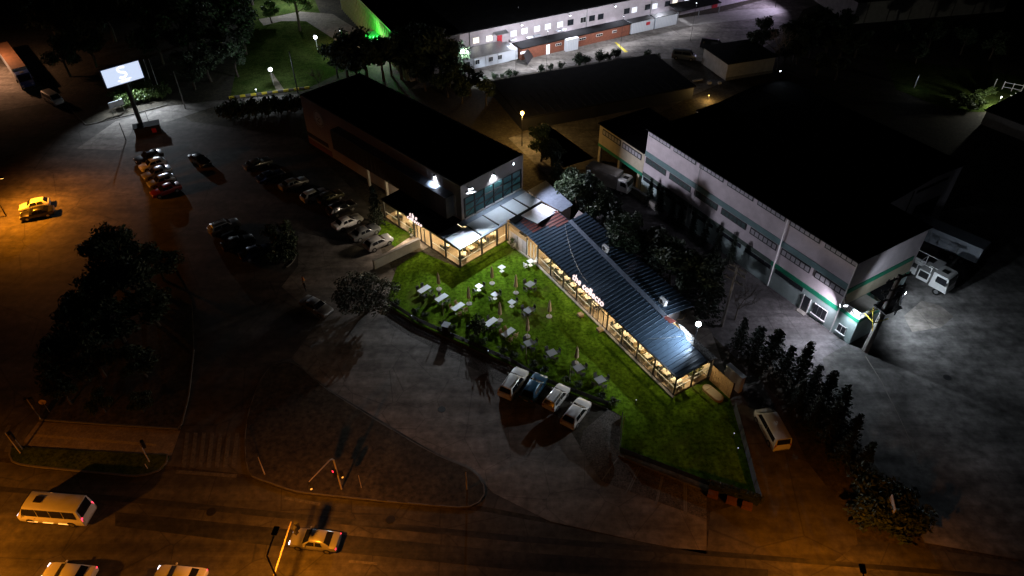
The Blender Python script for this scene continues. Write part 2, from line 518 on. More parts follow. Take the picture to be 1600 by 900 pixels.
ref = smooth_pts(gp((18, 700), (16, 716), (32, 726), (100, 734), (175, 741), (215, 744), (250, 735), (264, 716), (262, 712)), closed=False)
low = ref + gp((240, 711), (150, 706), (50, 700))
setting("grass_median", MB().prism(low, 0, .125), M_GRASS)
kerb("median_kerb", ref, 0, .15)
setting("refuge_path", MB().sheet(gp((60, 659), (282, 673), (268, 712), (150, 705), (50, 699), (36, 690)), .016), M_WALK)
setting("refuge_stripe", MB().sheet(gp((50, 678), (215, 691), (245, 694), (245, 697), (210, 695), (50, 682)), .022), mat("tactile_strip", (.33, .26, .12), .85, n=(4, .3)))
kerb("upper_kerb", gp((80, 135), (100, 158), (117, 178), (135, 196), (200, 181), (262, 164)), 0, .15)
kerb("lot_kerb", smooth_pts(gp((440, 350), (457, 372), (463, 395), (459, 408), (448, 418)), closed=False), 0, .15)
kerb("lawn_kerb", gp((604, 479), (650, 508), (800, 573), (850, 602), (950, 640)), .02, .12)
kerb("bay_kerb", gp((966, 712), (1000, 727), (1104, 769)), .02, .12)
kerb("striped_kerb", gp((358, 154), (400, 148.5), (440, 143.5), (484, 137.5)), 0, .38, .3, 1.0, (M_YELL, M_KERB))
# painted markings
M_PAINT = mat("road_paint_worn", (.115, .105, .095), .8, n=(3, .5))
M_PAINTW = mat("bay_paint", (.17, .165, .16), .8, n=(3, .35))
def marks(name, polys, z, m, piece):
    root = link(name, None)
    root['kind'] = 'structure'
    for p in polys:
        MB().sheet(p, z).obj(piece, m, root)
def strip(a, b, w):
    p, q = G(*a), G(*b)
    d = (q - p).normalized()
    s = Vector((-d.y, d.x)) * w
    return [p - s, p + s, q + s, q - s]
marks("pedestrian_crossing", [gp((290 + k * 13, 676), (296 + k * 13, 676.5), (290 + k * 13, 731), (283 + k * 13, 730)) for k in range(7)], .020, M_PAINT, "stripe")
marks("pedestrian_crossing", [gp((-4 + k * 16, 664), (2 + k * 16, 664), (-18 + k * 16, 706), (-26 + k * 16, 706)) for k in range(4)], .020, M_PAINT, "stripe")
marks("bay_marking", [strip(a, b, .06) for a, b in (((965, 716), (941, 750)), ((998, 729), (978, 771)), ((1001, 730), (981, 772)), ((1034, 744), (1024, 788)), ((1036, 745), (1026, 789)), ((1069, 756), (1069, 806)), ((1072, 757), (1072, 807)))], .026, M_PAINTW, "line")
marks("road_marking", [strip(a, b, w) for a, b, w in (((445, 778), (500, 788), .15), ((545, 877), (590, 881), .12), ((275, 737), (370, 744), .2), ((505, 640), (540, 662), .2))], .020, M_PAINT, "line")
marks("yard_marking", [gp((960, 66), (963, 66), (981, 81), (976, 82))], .018, M_YELL, "line")
kerb("yard_kerb", gp((1352, 557), (1378, 598), (1405, 652), (1440, 730)), .01, .05, .1)
setting("back_patio", MB().sheet(gp((1037, 484), (1076, 472), (1112, 520), (1142, 604), (1112, 562), (1062, 516)), .018), M_CONC)

# ------------------------------------------------------------------ buildings
def hit(fr, y0, px, py):
    """where the sight line through a pixel meets the upright plane y = y0 of a frame -> local x, height"""
    u, v = (px - 800) / FPX, (py - 450) / FPX
    d = Vector((u, CP - SP * v, -SP - CP * v))
    n = fr.m
    o = fr.o + fr.m * y0
    t = (o.x * n.x + o.y * n.y) / (d.x * n.x + d.y * n.y)
    q = fr.l((d.x * t, d.y * t))
    return q.x, CAM_H + d.z * t
def interp(poly, x):
    for a, b in zip(poly, poly[1:]):
        if x <= b[0] or b is poly[-1]:
            f = (x - a[0]) / (b[0] - a[0])
            return Vector(a) + (Vector(b) - Vector(a)) * f
def window(parent, c, w, h, nx, m_pane, m_frame, depth=.06, axis='x', bar=.06, sill=None, out=-1):
    """one window: frame plate in the wall, panes set apart by the bars, sill; axis x = wall along x facing out*y"""
    fr = MB()
    if axis == 'x':
        fr.box(c, (w, depth, h))
    else:
        fr.box(c, (depth, w, h))
    f = fr.obj("window", m_frame, parent)
    pw = (w - bar * (nx + 1)) / nx
    for i in range(nx):
        o = -w / 2 + bar + pw / 2 + i * (pw + bar)
        if axis == 'x':
            MB().box((c[0] + o, c[1] + out * .025, c[2]), (pw, depth, h - 2 * bar)).obj("pane", m_pane, f)
        else:
            MB().box((c[0] + out * .025, c[1] + o, c[2]), (depth, pw, h - 2 * bar)).obj("pane", m_pane, f)
    if sill:
        if axis == 'x':
            MB().box((c[0], c[1] + out * .09, c[2] - h / 2 - .05), (w + .16, .2, .1)).obj("sill", sill, f)
        else:
            MB().box((c[0] + out * .09, c[1], c[2] - h / 2 - .05), (.2, w + .16, .1)).obj("sill", sill, f)
    return f

# ---- long restaurant wing (frame WF: x along the glass front, y to the back)
wing = thing("restaurant_wing", "long restaurant wing with blue ribbed metal roof and lit glass front", "restaurant", WF.o, WF.a)
def wl(px, py, z):
    p = WF.l(G(px, py, z))
    return (p.x, p.y, z)
EL = [wl(794, 346, 3.0), wl(822, 366, 3.0), (28.2, -.12, 2.92)]
RL = [wl(871, 329, 4.0), wl(890, 345, 4.0), wl(1040, 495, 4.0), (28.35, 5.0, 3.5)]
FRONT = [(-5.97, -.78), (-2.0, -.28), (.33, 0), (28, 0)]
MB().prism([(-5.9, -.7), (-2, -.2), (.3, .05), (27.95, .05), (27.95, 5.05), (-5, 6.0)], 0, .14).obj("floor", M_WOODD, wing)
MB().prism([(-6.0, -1.1), (-2, -.62), (.3, -.38), (28.2, -.38), (28.2, -.06), (.3, -.06), (-2, -.34), (-6, -.84)], .03, .16).obj("plinth", M_WALL, wing)
MB().box((11.5, 5.35, 1.65), (33, .16, 3.2)).obj("back_wall", M_CREAM, wing)
xs = [.33, 3.45, 6.4, 9.35, 12.4, 15.75, 18.6, 21.45, 24.45, 27.95]
pm = MB().box((0, 0, 1.5), (.14, .14, 3.0)).mesh("post", M_BLACK)
for x in xs:
    link("post", pm, wing, (x, 0, 0))
for (x, y) in ((-5.97, -.78), (-2.0, -.28)):
    link("post", pm, wing, (x, y, 0))
for y in (2.55, 5.1):
    link("post", pm, wing, (27.98, y, 0))
bm_ = MB().box((0, 0, 0), (1, .07, .07)).mesh("handrail", M_STEELW)
gm = MB().box((0, 0, 1.5), (1, .03, 2.7)).mesh("glass_pane", M_GLASS)
for a, b in zip(xs, xs[1:]):
    link("glass_pane", gm, wing, ((a + b) / 2, -.02, .05), 0, (b - a - .16, 1, 1))
    if not (14 < (a + b) / 2 < 15):
        link("handrail", bm_, wing, ((a + b) / 2, .14, 1.05), 0, (b - a - .2, 1, 1))
for y in (1.27, 3.82):
    link("glass_pane", gm, wing, (27.98, y, .05), R(90), (2.4, 1, 1))
    link("handrail", bm_, wing, (27.85, y, 1.05), R(90), (2.3, 1, 1))
    link("handrail", bm_, wing, (27.85, y, 1.7), R(90), (2.3, 1, 1))
for x in (13.0, 14.0, 15.0):
    MB().box((x, -.05, 1.4), (.07, .07, 2.6)).obj("door_frame", M_BLACK, wing)
MB().box((14.1, -.05, 2.35), (3.1, .07, .08)).obj("door_frame", M_BLACK, wing)
MB().box((14.2, -.02, 2.93), (27.8, .18, .14)).obj("header_beam", M_BLACK, wing)
MB().box((27.98, 2.5, 2.98), (.16, 5.1, .16)).obj("header_beam", M_BLACK, wing)
# white entrance wall beside the pergola
d = Vector((3.97, .5)); aw = math.atan2(.5, 3.97)
ww = MB().box((-3.98, -.53, 1.2), (3.8, .12, 2.1), aw).obj("entrance_wall", M_WHITE, wing)
MB().box((-3.98, -.53, 2.55), (3.8, .12, .6), aw).obj("wood_fascia", M_WOOD, wing)
for k in (-1.2, 0, 1.2):
    MB().box((-3.98 + k, -.61 + k * .126, 1.2), (.04, .03, 2.0), aw).obj("wall_joint", M_KERB, wing)
for k in range(4):
    x = -1.85 + k * .68
    MB().box((x, -.27 + k * .075, 1.4), (.08, .1, 2.6), aw).obj("door_frame", M_STEELW, wing)
dg = MB().box((-.85, -.14, 1.4), (1.95, .03, 2.4), aw).obj("door", M_GLASS, wing)
# roof: single standing-seam sheets, each with its raised seam
x = EL[0][0]
i = 0
while x < 28.1:
    x2 = min(x + .62, 28.2)
    a, b = interp(EL, x), interp(EL, x2)
    c, e = interp(RL, max(x2, RL[0][0])), interp(RL, max(x, RL[0][0]))
    if x < RL[0][0]:
        f = (x - EL[0][0]) / (RL[0][0] - EL[0][0])
        e = Vector(EL[0]).lerp(Vector(RL[0]), f); e.x = x; e.z = 3 + f
        f = min(1, (x2 - EL[0][0]) / (RL[0][0] - EL[0][0]))
        c = Vector(EL[0]).lerp(Vector(RL[0]), f); c.x = x2; c.z = 3 + f
    pts = [a, b, c, e] if (e - a).length > .05 else [a, b, c]
    p = MB().slab(pts, .05).obj("roof_sheet", M_ROOF, wing)
    if (c - b).length > .3:
        up = Vector((0, 0, .035))
        s = MB()
        w = Vector((.03, 0, 0))
        s.add([b - w, b + w, c + w, c - w, b - w * .5 + up * 2, b + w * .5 + up * 2, c + w * .5 + up * 2, c - w * .5 + up * 2], [(4, 5, 6, 7), (0, 1, 5, 4), (1, 2, 6, 5), (2, 3, 7, 6), (3, 0, 4, 7)])
        s.obj("roof_seam", M_ROOF, p)
    x = x2
BL = [(-5.4, 10.2, 2.95), (19.2, 9.6, 2.95)]
x = -1.2
while x < 20.0:
    x2 = x + .62
    a, b = interp(RL, x) + Vector((0, .02, .0)), interp(RL, x2) + Vector((0, .02, .0))
    k = (x + 1.2) / 21.2
    c, e = interp(BL, -5.2 + 24.4 * min(1, (x2 + 1.2) / 21.2)), interp(BL, -5.2 + 24.4 * k)
    c.x, e.x = x2 - 1.4 * (1 - k) - .3, x - 1.4 * (1 - k) - .3
    p = MB().slab([a, b, c, e], .05).obj("roof_sheet", M_ROOF, wing)
    up = Vector((0, 0, .07)); w = Vector((.05, 0, 0))
    MB().add([b - w, b + w, c + w, c - w, b - w * .5 + up, b + w * .5 + up, c + w * .5 + up, c - w * .5 + up], [(4, 5, 6, 7), (0, 1, 5, 4), (1, 2, 6, 5), (2, 3, 7, 6), (3, 0, 4, 7)]).obj("roof_seam", M_ROOF, p)
    x = x2
rc = [Vector(RL[1]) + Vector((0, 0, .1)), Vector(RL[2]) + Vector((0, 0, .1))]
MB().slab([rc[0] + Vector((0, -.28, -.04)), rc[1] + Vector((0, -.28, -.04)), rc[1] + Vector((0, .3, 0)), rc[0] + Vector((0, .3, 0))], .05).obj("ridge_cap", M_ZINC, wing)
MB().prism([(-1, 5.6), (19.8, 5.6), (18.5, 9.3), (-4, 9.8)], 0, 2.8).obj("kitchen_wall", M_GREYW, wing)
red = [(872.5, 329), (889, 345), (884, 351), (869, 354), (866, 352), (857, 354.5), (855, 353), (845, 358), (832, 363), (811, 345), (817, 339), (840, 355)]
def on_roof(px, py):
    """a point of the front roof slope seen at a pixel"""
    lo = None
    for k in range(140):
        z = 2.9 + k * .01
        p = wl(px, py, z)
        A, B = interp(EL, p[0]), interp(RL, max(p[0], RL[0][0]))
        f = (p[1] - A.y) / max(B.y - A.y, .01)
        e = abs(A.z + (B.z - A.z) * f - z)
        if lo is None or e < lo[0]:
            lo = (e, Vector(p))
    return lo[1] + Vector((0, 0, .10))
rp_ = [on_roof(*q) - Vector((0, 0, .10)) for q in red]
def span(xq):
    ys = []
    for a, b in zip(rp_, rp_[1:] + rp_[:1]):
        if (a.x - xq) * (b.x - xq) <= 0 and abs(a.x - b.x) > 1e-6:
            ys.append(a.y + (b.y - a.y) * (xq - a.x) / (b.x - a.x))
    return (min(ys), max(ys)) if len(ys) > 1 else None
def roof_z(xq, yq):
    a, b = interp(EL, xq), interp(RL, max(xq, RL[0][0]))
    return a.z + (b.z - a.z) * (yq - a.y) / max(b.y - a.y, .05)
xq = EL[0][0]
while xq < 3:
    s1_ = span(xq + .31)
    if s1_ and s1_[1] - s1_[0] > .15:
        y0, y1 = s1_[0], min(s1_[1], interp(RL, max(xq, RL[0][0])).y - .1)
        q = [(xq + .04, y0, roof_z(xq + .04, y0) + .018), (xq + .58, y0, roof_z(xq + .58, y0) + .018), (xq + .58, y1, roof_z(xq + .58, y1) + .018), (xq + .04, y1, roof_z(xq + .04, y1) + .018)]
        MB().slab(q, .014).obj("red_roof_sheet", M_ROOFR, wing)
    xq += .62
MB().slab([on_roof(*q) for q in ((1033, 494), (1041, 494), (1058, 504), (1047, 506))], .012).obj("red_roof_sheet", M_ROOFR, wing)
gs = [Vector(wl(*q)) for q in ((1059, 506, 3.75), (1068, 511, 3.7), (1120, 559, 3.62), (1111, 563, 3.62), (1090, 546, 3.65), (1070, 528, 3.7))]
MB().slab(gs, .12).obj("gravel_gutter", mat("gutter_bed", (.10, .10, .10), .9, n=(7, .4)), wing)
peb = MB()
rp = random.Random(5)
for k in range(420):
    f, g = rp.random(), rp.uniform(.1, .9)
    a = gs[0].lerp(gs[1], g).lerp(gs[5].lerp(gs[1].lerp(gs[2], .35), g), f * 2.5) if f < .4 else gs[5].lerp(gs[1].lerp(gs[2], .35), g).lerp(gs[3].lerp(gs[2], g), (f - .4) / .6)
    s = rp.uniform(.05, .13)
    peb.box(a + Vector((0, 0, .03)), (s, s * rp.uniform(.6, 1), s * .6), rp.uniform(0, 3), rp.uniform(-.3, .3))
po = peb.obj("gravel", mat("white_gravel", (.26, .26, .26), .9, n=(7, .4)), wing)
po['kind'] = 'stuff' 
MB().slab([Vector(wl(*q)) + Vector((0, 0, .04)) for q in ((1062, 516, 3.6), (1070, 520, 3.6), (1114, 563, 3.5), (1108, 566, 3.5))], .3).obj("gutter", M_BLACK, wing)
# lighter flat pieces between pergola and wing
wr = thing("roof_hatch", "white ribbed canopy panel lying over the red roof patch", "roof panel", PG.o, PG.a)
for k in range(6):
    y0, y1 = 10.75 + k * .71, 10.75 + k * .71 + .68
    MB().slab([(.95, y0, 3.75), (4.05, y0, 3.95), (4.05, y1, 3.95), (.95, y1, 3.75)], .05).obj("ribbed_sheet", M_WHITEP, wr)
MB().slab([(.9, 10.7, 3.68), (4.1, 10.7, 3.87), (4.1, 15.05, 3.87), (.9, 15.05, 3.68)], .12).obj("frame", M_BLACK, wr)
MB().box((1.2, 11.0, 1.8), (.12, .12, 3.6)).obj("post", M_BLACK, wr)
fr_ = thing("flat_roof_extension", "pale grey flat-roofed extension behind the pergola", "extension", PG.o, PG.a)
nseg = 7
gq = [Vector((-3.2, 16.3, 3.4)), Vector((.29, 15.75, 3.4)), Vector((3.5, 15.9, 3.4)), Vector((4.0, 18.3, 3.4)), Vector((-3.17, 20.3, 3.4))]
for k in range(8):
    xa, xb = -3.2 + k * .9, -3.2 + (k + 1) * .9 - .02
    ya = 16.3 - .5 * min(1, (k + .0) / 4); yb = 16.3 - .5 * min(1, (k + 1.) / 4)
    ta, tb = 20.3 - 2.0 * k / 8, 20.3 - 2.0 * (k + 1) / 8
    MB().slab([(xa, ya, 3.42), (xb, yb, 3.42), (xb, tb, 3.42), (xa, ta, 3.42)], .06).obj("roof_sheet", M_ZINC, fr_)
MB().prism([(-3.1, 16.5), (3.3, 16.1), (3.8, 18.1), (-3.1, 20.0)], 0, 3.34).obj("wall", M_GREYW, fr_)

# ---- glass pergola (frame PG: x towards the lawn, y along the front)
pg = thing("glass_pergola", "glass walled restaurant pergola with white roof panels at the lawn corner", "pergola", PG.o, PG.a)
MB().prism([(-16.85, 0), (0, 0), (0, 8.7), (-.2, 15.8), (-4.38, 15.8), (-4.38, 4.44), (-16.85, 4.44)], 0, .14).obj("floor", M_WOODD, pg)
pm2 = MB().box((0, 0, 1.55), (.2, .2, 3.1)).mesh("post", M_BLACK)
LX = [-16.7, -13.35, -9.75, -6.05, -2.95, 0]
for x in LX:
    link("post", pm2, pg, (x, 0, 0))
FY = [0, 3.97, 6.9, 8.75]
for y in FY[1:]:
    link("post", pm2, pg, (0, y, 0))
for a, b in zip(LX, LX[1:]):
    if a != -9.75:
        link("handrail", bm_, pg, ((a + b) / 2, .12, 1.02), 0, (b - a - .2, 1, 1))
    link("glass_pane", gm, pg, ((a + b) / 2, -.02, .05), 0, (b - a - .22, 1, 1))
for a, b in zip(FY, FY[1:]):
    link("handrail", bm_, pg, (-.12, (a + b) / 2, 1.02), R(90), (b - a - .2, 1, 1))
    link("glass_pane", gm, pg, (.02, (a + b) / 2, .05), R(90), (b - a - .22, 1, 1))
for x in (-9.0, -8.2, -7.4):
    MB().box((x, -.05, 1.3), (.09, .1, 2.6)).obj("door_frame", M_BLACK, pg)
MB().box((-8.2, -.05, .2), (1.7, .1, .14)).obj("door_frame", M_BLACK, pg)
MB().box((-8.4, -.02, 3.06), (17, .22, .3)).obj("header_beam", M_BLACK, pg)
MB().box((.02, 4.35, 3.02), (.22, 8.9, .24)).obj("header_beam", M_BLACK, pg)
MB().slab([(.18, -.15, 3.18), (.18, 8.9, 3.18), (-.1, 8.9, 3.18), (-.1, -.15, 3.18)], .1).obj("gutter", M_ZINC, pg)
for (x0, x1, y0, y1) in ((-2.85, -.12, -.05, 3.95), (-3.25, -.12, 4.12, 7.3), (-3.25, -.12, 7.45, 10.7), (-3.25, -.12, 10.95, 13.35), (-3.25, -.12, 13.5, 16.0), (-4.3, -3.0, -.05, 3.4)):
    n = 1 if x1 < -2 else 4
    MB().slab([(x1, y0, 3.22), (x1, y1, 3.22), (x0, y1, 3.34), (x0, y0, 3.34)], .07).obj("roof_panel", M_PANEL if x1 > -2 else M_ZINC, pg)
MB().slab([(-3.3, 3.5, 3.30), (-3.3, 16.2, 3.30), (-4.38, 16.2, 3.36), (-4.38, 3.5, 3.36)], .08).obj("roof_strip", M_ZINC, pg)
for y in (4.03, 7.37, 10.82, 13.42):
    MB().box((-1.7, y, 3.29), (3.3, .17, .2)).obj("roof_beam", M_BLACK, pg)
MB().box((-2.93, 1.7, 3.33), (.16, 3.6, .2)).obj("roof_beam", M_BLACK, pg)
MB().slab([(-4.35, -.15, 3.24), (-4.35, 4.44, 3.3), (-17, 4.44, 3.3), (-17, -.15, 3.24)], .1).obj("dark_roof_or_gap", M_ROOFBLK, pg)
MB().slab([(1.25, 9.3, 3.3), (1.25, 15.75, 3.3), (-.02, 15.75, 3.3), (-.02, 9.3, 3.3)], .1).obj("dark_roof_or_gap", M_ROOFBLK, pg)  # black slab added to darken the open gap, hiding the lit floor below
MB().box((-10.6, 4.3, 1.6), (12.3, .12, 2.9)).obj("back_wall", M_CREAM, pg)
MB().box((-4.33, 10.1, 1.6), (.1, 11.2, 2.9)).obj("back_wall", M_CREAM, pg)

# ---- grey hall
hall = thing("grey_hall", "tall grey hall with flat black roof, dark cladding box and teal glazing", "hall", PG.o, PG.a)
hw = MB().prism([(-44.1, 4.47), (-4.41, 4.47), (-4.41, 16.55), (-44.1, 16.55)], 0, 8.7).obj("wall", M_GREYW, hall)
MB().prism([(-43.8, 4.75), (-4.7, 4.75), (-4.7, 16.25), (-43.8, 16.25)], 8.68, 8.74).obj("roof", M_ROOFBLK, hall)
for c, dd in (((-24.25, 4.6, 8.8), (39.7, .3, .24)), ((-24.25, 16.4, 8.8), (39.7, .3, .24)), ((-4.55, 10.5, 8.8), (.3, 11.5, .24)), ((-43.95, 10.5, 8.8), (.3, 11.5, .24))):
    MB().box(c, dd).obj("parapet_cap", M_GREYW, hall)
MB().box((-19.75, 3.7, 5.3), (27.7, 1.52, 3.4)).obj("cladding_box", M_DARK, hall)
for k in range(28):
    MB().box((-33.2 + k * 1.0, 2.925, 5.3), (.05, .03, 3.3)).obj("cladding_joint", M_BLACK, hall)
MB().slab([(-6, 2.9, 7.04), (-6, 4.46, 7.1), (-33.5, 4.46, 7.1), (-33.5, 2.9, 7.04)], .03).obj("box_roof", M_ZINC, hall)
MB().box((-40.9, 4.42, 1.9), (6.2, .12, .7)).obj("sign_strip", M_DARK, hall)
MB().box((-40.5, 4.43, .55), (7, .1, 1.0)).obj("red_plinth", mat("dark_red_tile", (.14, .05, .04), .7, n=(3, .3)), hall)
gz = MB().box((-4.42, 10.5, 5.15), (.12, 11.2, 3.2)).obj("curtain_wall", M_BLACK, hall)
for i in range(6):
    for j in range(3):
        MB().box((-4.37, 5.0 + 11.0 / 6 * (i + .5), 3.6 + 3.1 / 3 * (j + .5)), (.1, 11.0 / 6 - .24, 3.1 / 3 - .2)).obj("pane", M_TEALG, gz)
for i in range(7):
    MB().box((-4.28, 5.0 + 11.0 / 6 * i, 5.15), (.14, .15, 3.2)).obj("mullion", M_BLACK, gz)
for j in range(1, 3):
    MB().box((-4.29, 10.5, 3.6 + 3.1 / 3 * j), (.10, 11.0, .12)).obj("mullion", M_BLACK, gz)
for i in range(6):
    y = 5.0 + 11.0 / 6 * i
    MB().tube((-4.29, y, 3.75 + (i % 2) * 1.2), (-4.29, y + 1.8, 4.9 + (i % 2) * 1.2), .045, n=5).obj("brace", M_BLACK, gz)
MB().box((-4.3, 10.5, 3.47), (.3, 11.4, .16)).obj("window_sill", M_STEELW, hall)
MB().box((-6.0, 4.42, 5.2), (.9, .1, 3.2)).obj("pale_panel", M_GREYW, hall)
for p in (G(578, 290), G(606, 306)):
    q = PG.l(p)
    MB().box((q.x, q.y, 1.75), (.35, .35, 3.5)).obj("pillar", M_WALL, hall)
# round emblem on the hall's car-park side
lg = MB()
n = 28
ring = [(-39.2 + 1.15 * math.cos(2 * math.pi * i / n), 6.35 + 1.15 * math.sin(2 * math.pi * i / n)) for i in range(n)]
lg.add([(p[0], 4.47, p[1]) for p in ring] + [(p[0], 4.36, p[1]) for p in ring], [tuple(range(n, 2 * n))] + [(i, (i + 1) % n, n + (i + 1) % n, n + i) for i in range(n)])
em = lg.obj("emblem", M_WHITEP, hall)
rg = MB()
for i in range(n):
    a, b = 2 * math.pi * i / n, 2 * math.pi * (i + 1) / n
    rg.tube((-39.2 + 1.42 * math.cos(a), 4.4, 6.35 + 1.42 * math.sin(a)), (-39.2 + 1.42 * math.cos(b), 4.4, 6.35 + 1.42 * math.sin(b)), .05, n=5)
rg.obj("ring", M_WHITEP, em)
for dx, dz in ((-.3, .15), (.3, .15), (0, -.1)):
    MB().tube((-39.2 + dx, 4.37, 6.35 + dz), (-39.2 + dx, 4.33, 6.35 + dz), .11, n=8).obj("dot", M_DARK, em)
ac = MB()
for i in range(6):
    a, b = math.pi * (1.2 + .1 * i), math.pi * (1.3 + .1 * i)
    ac.tube((-39.2 + .55 * math.cos(a), 4.34, 6.25 + .5 * math.sin(a)), (-39.2 + .55 * math.cos(b), 4.34, 6.25 + .5 * math.sin(b)), .05, n=5)
ac.obj("curve", M_DARK, em)

# ---- white warehouse with three window bands
wh = thing("warehouse", "long white warehouse with teal and green bands and bands of small windows", "warehouse", WH.o, WH.a)
MB().prism([(-36.4, 0), (0, 0), (0, 13.2), (-36.4, 13.2)], 3.82, 10.75).obj("upper_wall", M_WHITE, wh)
MB().prism([(-36.4, -.04), (.04, -.04), (.04, 13.2), (-36.4, 13.2)], 0, 3.2).obj("lower_wall", M_MINT, wh)
MB().prism([(-10.6, -.08), (.08, -.08), (.08, 13.2), (-10.6, 13.2)], 3.202, 3.818).obj("green_band", M_GREENP, wh)
MB().prism([(-36.4, -.07), (-10.6, -.07), (-10.6, 13.2), (-36.4, 13.2)], 3.202, 3.818).obj("shaded_band", mat("shaded_green", (.05, .075, .065), .8, n=(1, .3)), wh)  # far part of the green band; its shade is put into the colour
MB().box((-18.2, -.03, 6.98), (36.4, .06, .84)).obj("teal_band", M_TEAL, wh)
MB().box((.04, 6.2, 6.25), (.08, 12.6, .7)).obj("green_band", M_GREENP, wh)
MB().box((.03, 6.6, 4.9), (.06, 12.4, 1.9)).obj("end_panel", M_CREAMW, wh)
MB().slab([(.25, -.3, 10.9), (.25, 13.3, 10.8), (-36.7, 13.3, 10.8), (-36.7, -.3, 10.9)], .14).obj("roof", M_ROOFBLK, wh)
M_PGREY = mat("pale_louvre", (.34, .33, .36), .5, n=(3, .2))
M_WARMG = mat("dull_window_glass", (.07, .10, .10), .2, n=(3, .3))
M_FRAMED = mat("dark_window_frame", (.03, .03, .035), .5, n=(3, .2))
for k in range(7):
    x = -36.1 + 5.28 * k + 2.27
    window(wh, (x, -.02, 10.38), 4.55, .78, 6, M_PGREY, M_FRAMED, .08, bar=.15)
    window(wh, (x, -.02, 5.98), 4.55, .98, 6, M_PGREY if k > 3 else M_WARMG, M_FRAMED, .08, bar=.17)
    if k < 6:
        window(wh, (x, -.06, 2.82), 4.5, .62, 6, M_DGLASS, M_FRAMED, .08)
for (px, py), (qx, qy) in (((1199.6, 444.9), (1232.6, 341)), ((1297.4, 517), (1326.7, 447.4))):
    x, _ = hit(WH, -.2, px, py)
    x = round(x, 2)
    MB().path([(x, -.2, .1), (x, -.2, 10.6)], .085).obj("downpipe", M_STEELW, wh)
for xx in (-25.2,):
    MB().path([(xx, -.2, .1), (xx, -.2, 10.6)], .05).obj("downpipe", M_STEEL, wh)
dr = MB().box((-4.2, -.08, 1.18), (.95, .1, 2.36)).obj("door", M_DGLASS, wh)
for sx in (-.52, .52):
    MB().box((-4.2 + sx, -.1, 1.2), (.1, .12, 2.4)).obj("door_frame", M_STEELW, dr)
MB().box((-4.2, -.4, .08), (1.2, .7, .16)).obj("doorstep", M_WALL, wh)
window(wh, (-2.1, -.08, 1.55), 1.95, 1.55, 3, M_DGLASS, M_STEELW, .1, sill=M_STEELW)
an = MB().prism([(.09, -.02), (2.7, -.02), (2.7, 4.6), (.09, 4.6)], 0, 3.5).obj("annex_wall", M_MINT, wh)
MB().prism([(.09, -.06), (2.74, -.06), (2.74, 4.64), (.09, 4.64)], 3.5, 3.94).obj("green_band", M_GREENP, wh)
MB().prism([(.12, 0), (2.68, 0), (2.68, 4.58), (.12, 4.58)], 3.9, 3.97).obj("terrace", M_WALL, wh)
window(wh, (1.2, -.06, 1.35), 1.15, 1.1, 2, M_DGLASS, M_STEELW, .1, sill=M_STEELW)
bl = MB().box((1.45, .05, 4.85), (2.5, .06, .06)).obj("balustrade", M_STEELW, wh)
MB().box((2.65, 2.3, 4.85), (.06, 4.5, .06)).obj("rail", M_STEELW, bl)
for k in range(13):
    MB().box((.25 + k * .2, .05, 4.4), (.05, .05, .86)).obj("baluster", M_STEELW, bl)
for k in range(18):
    MB().box((2.65, .25 + k * .25, 4.4), (.05, .05, .86)).obj("baluster", M_STEELW, bl)
MB().slab([(.1, 5.4, 4.0), (2.4, 5.4, 3.8), (2.4, 9.4, 3.8), (.1, 9.4, 4.0)], .16).obj("loading_canopy", M_ROOFBLK, wh)
for y in (5.6, 9.2):
    MB().box((2.3, y, 1.8), (.14, .14, 3.6)).obj("canopy_post", M_BLACK, wh)
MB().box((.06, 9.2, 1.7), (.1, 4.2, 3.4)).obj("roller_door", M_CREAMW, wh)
# second hall of the warehouse with its low gable
blk = [(13.25, 8.7), (18, 8.75), (22.4, 9.3), (26, 9.75), (33.0, 9.4)]
g2 = MB()
vs = [(-7.7, y, z) for y, z in blk] + [(-7.7, 33.0, 0), (-7.7, 13.25, 0)]
v2 = [(-40, y, z) for _, (x, y, z) in enumerate(vs)]
k = len(vs)
g2.add(vs + v2, [tuple(range(k))[::-1], tuple(range(k, 2 * k))] + [(i, (i + 1) % k, k + (i + 1) % k, k + i) for i in range(k)])
g2.obj("rear_wall", M_WHITE, wh)
r2 = MB()
for (y0, z0), (y1, z1) in zip(blk, blk[1:]):
    r2.slab([(-7.3, y0, z0 + .16), (-7.3, y1, z1 + .16), (-40.3, y1, z1 + .16), (-40.3, y0, z0 + .16)], .14)
r2.obj("rear_roof", M_ROOFBLK, wh)
window(wh, (-7.7, 26.8, 8.0), 7.2, .5, 5, M_DGLASS, M_FRAMED, .08, axis='y', out=1)
MB().box((-7.66, 27.4, 2.6), (.1, 5.6, 5.2)).obj("roller_door", M_DARK, wh)
for y in (17.2, 22.2):
    MB().path([(-7.55, y, .1), (-7.55, y, 8.6)], .08).obj("downpipe", M_BLACK, wh)
# older block on stilts, the amber lamp's yellow put into its wall colour
ob = thing("stilted_block", "lower lamp-yellow block on pillars at the far end of the warehouse", "building", WH.o, WH.a)
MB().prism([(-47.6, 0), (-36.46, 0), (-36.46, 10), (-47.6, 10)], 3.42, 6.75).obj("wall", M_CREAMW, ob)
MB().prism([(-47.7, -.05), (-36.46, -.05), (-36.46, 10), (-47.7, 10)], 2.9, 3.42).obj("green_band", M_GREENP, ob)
MB().slab([(-36.5, -.25, 6.92), (-36.5, 10.2, 6.9), (-47.9, 10.2, 6.9), (-47.9, -.25, 6.92)], .15).obj("roof", M_ROOFBLK, ob)
for x in (-47.3, -42.2, -37.4):
    MB().box((x, .3, 1.45), (.5, .5, 2.9)).obj("pillar", M_CREAMW, ob)
    MB().box((x, 8, 1.45), (.5, .5, 2.9)).obj("pillar", M_CREAMW, ob)
window(ob, (-44.45, -.02, 5.85), 4.6, 1.0, 6, M_PGREY, M_FRAMED, .1, bar=.18)
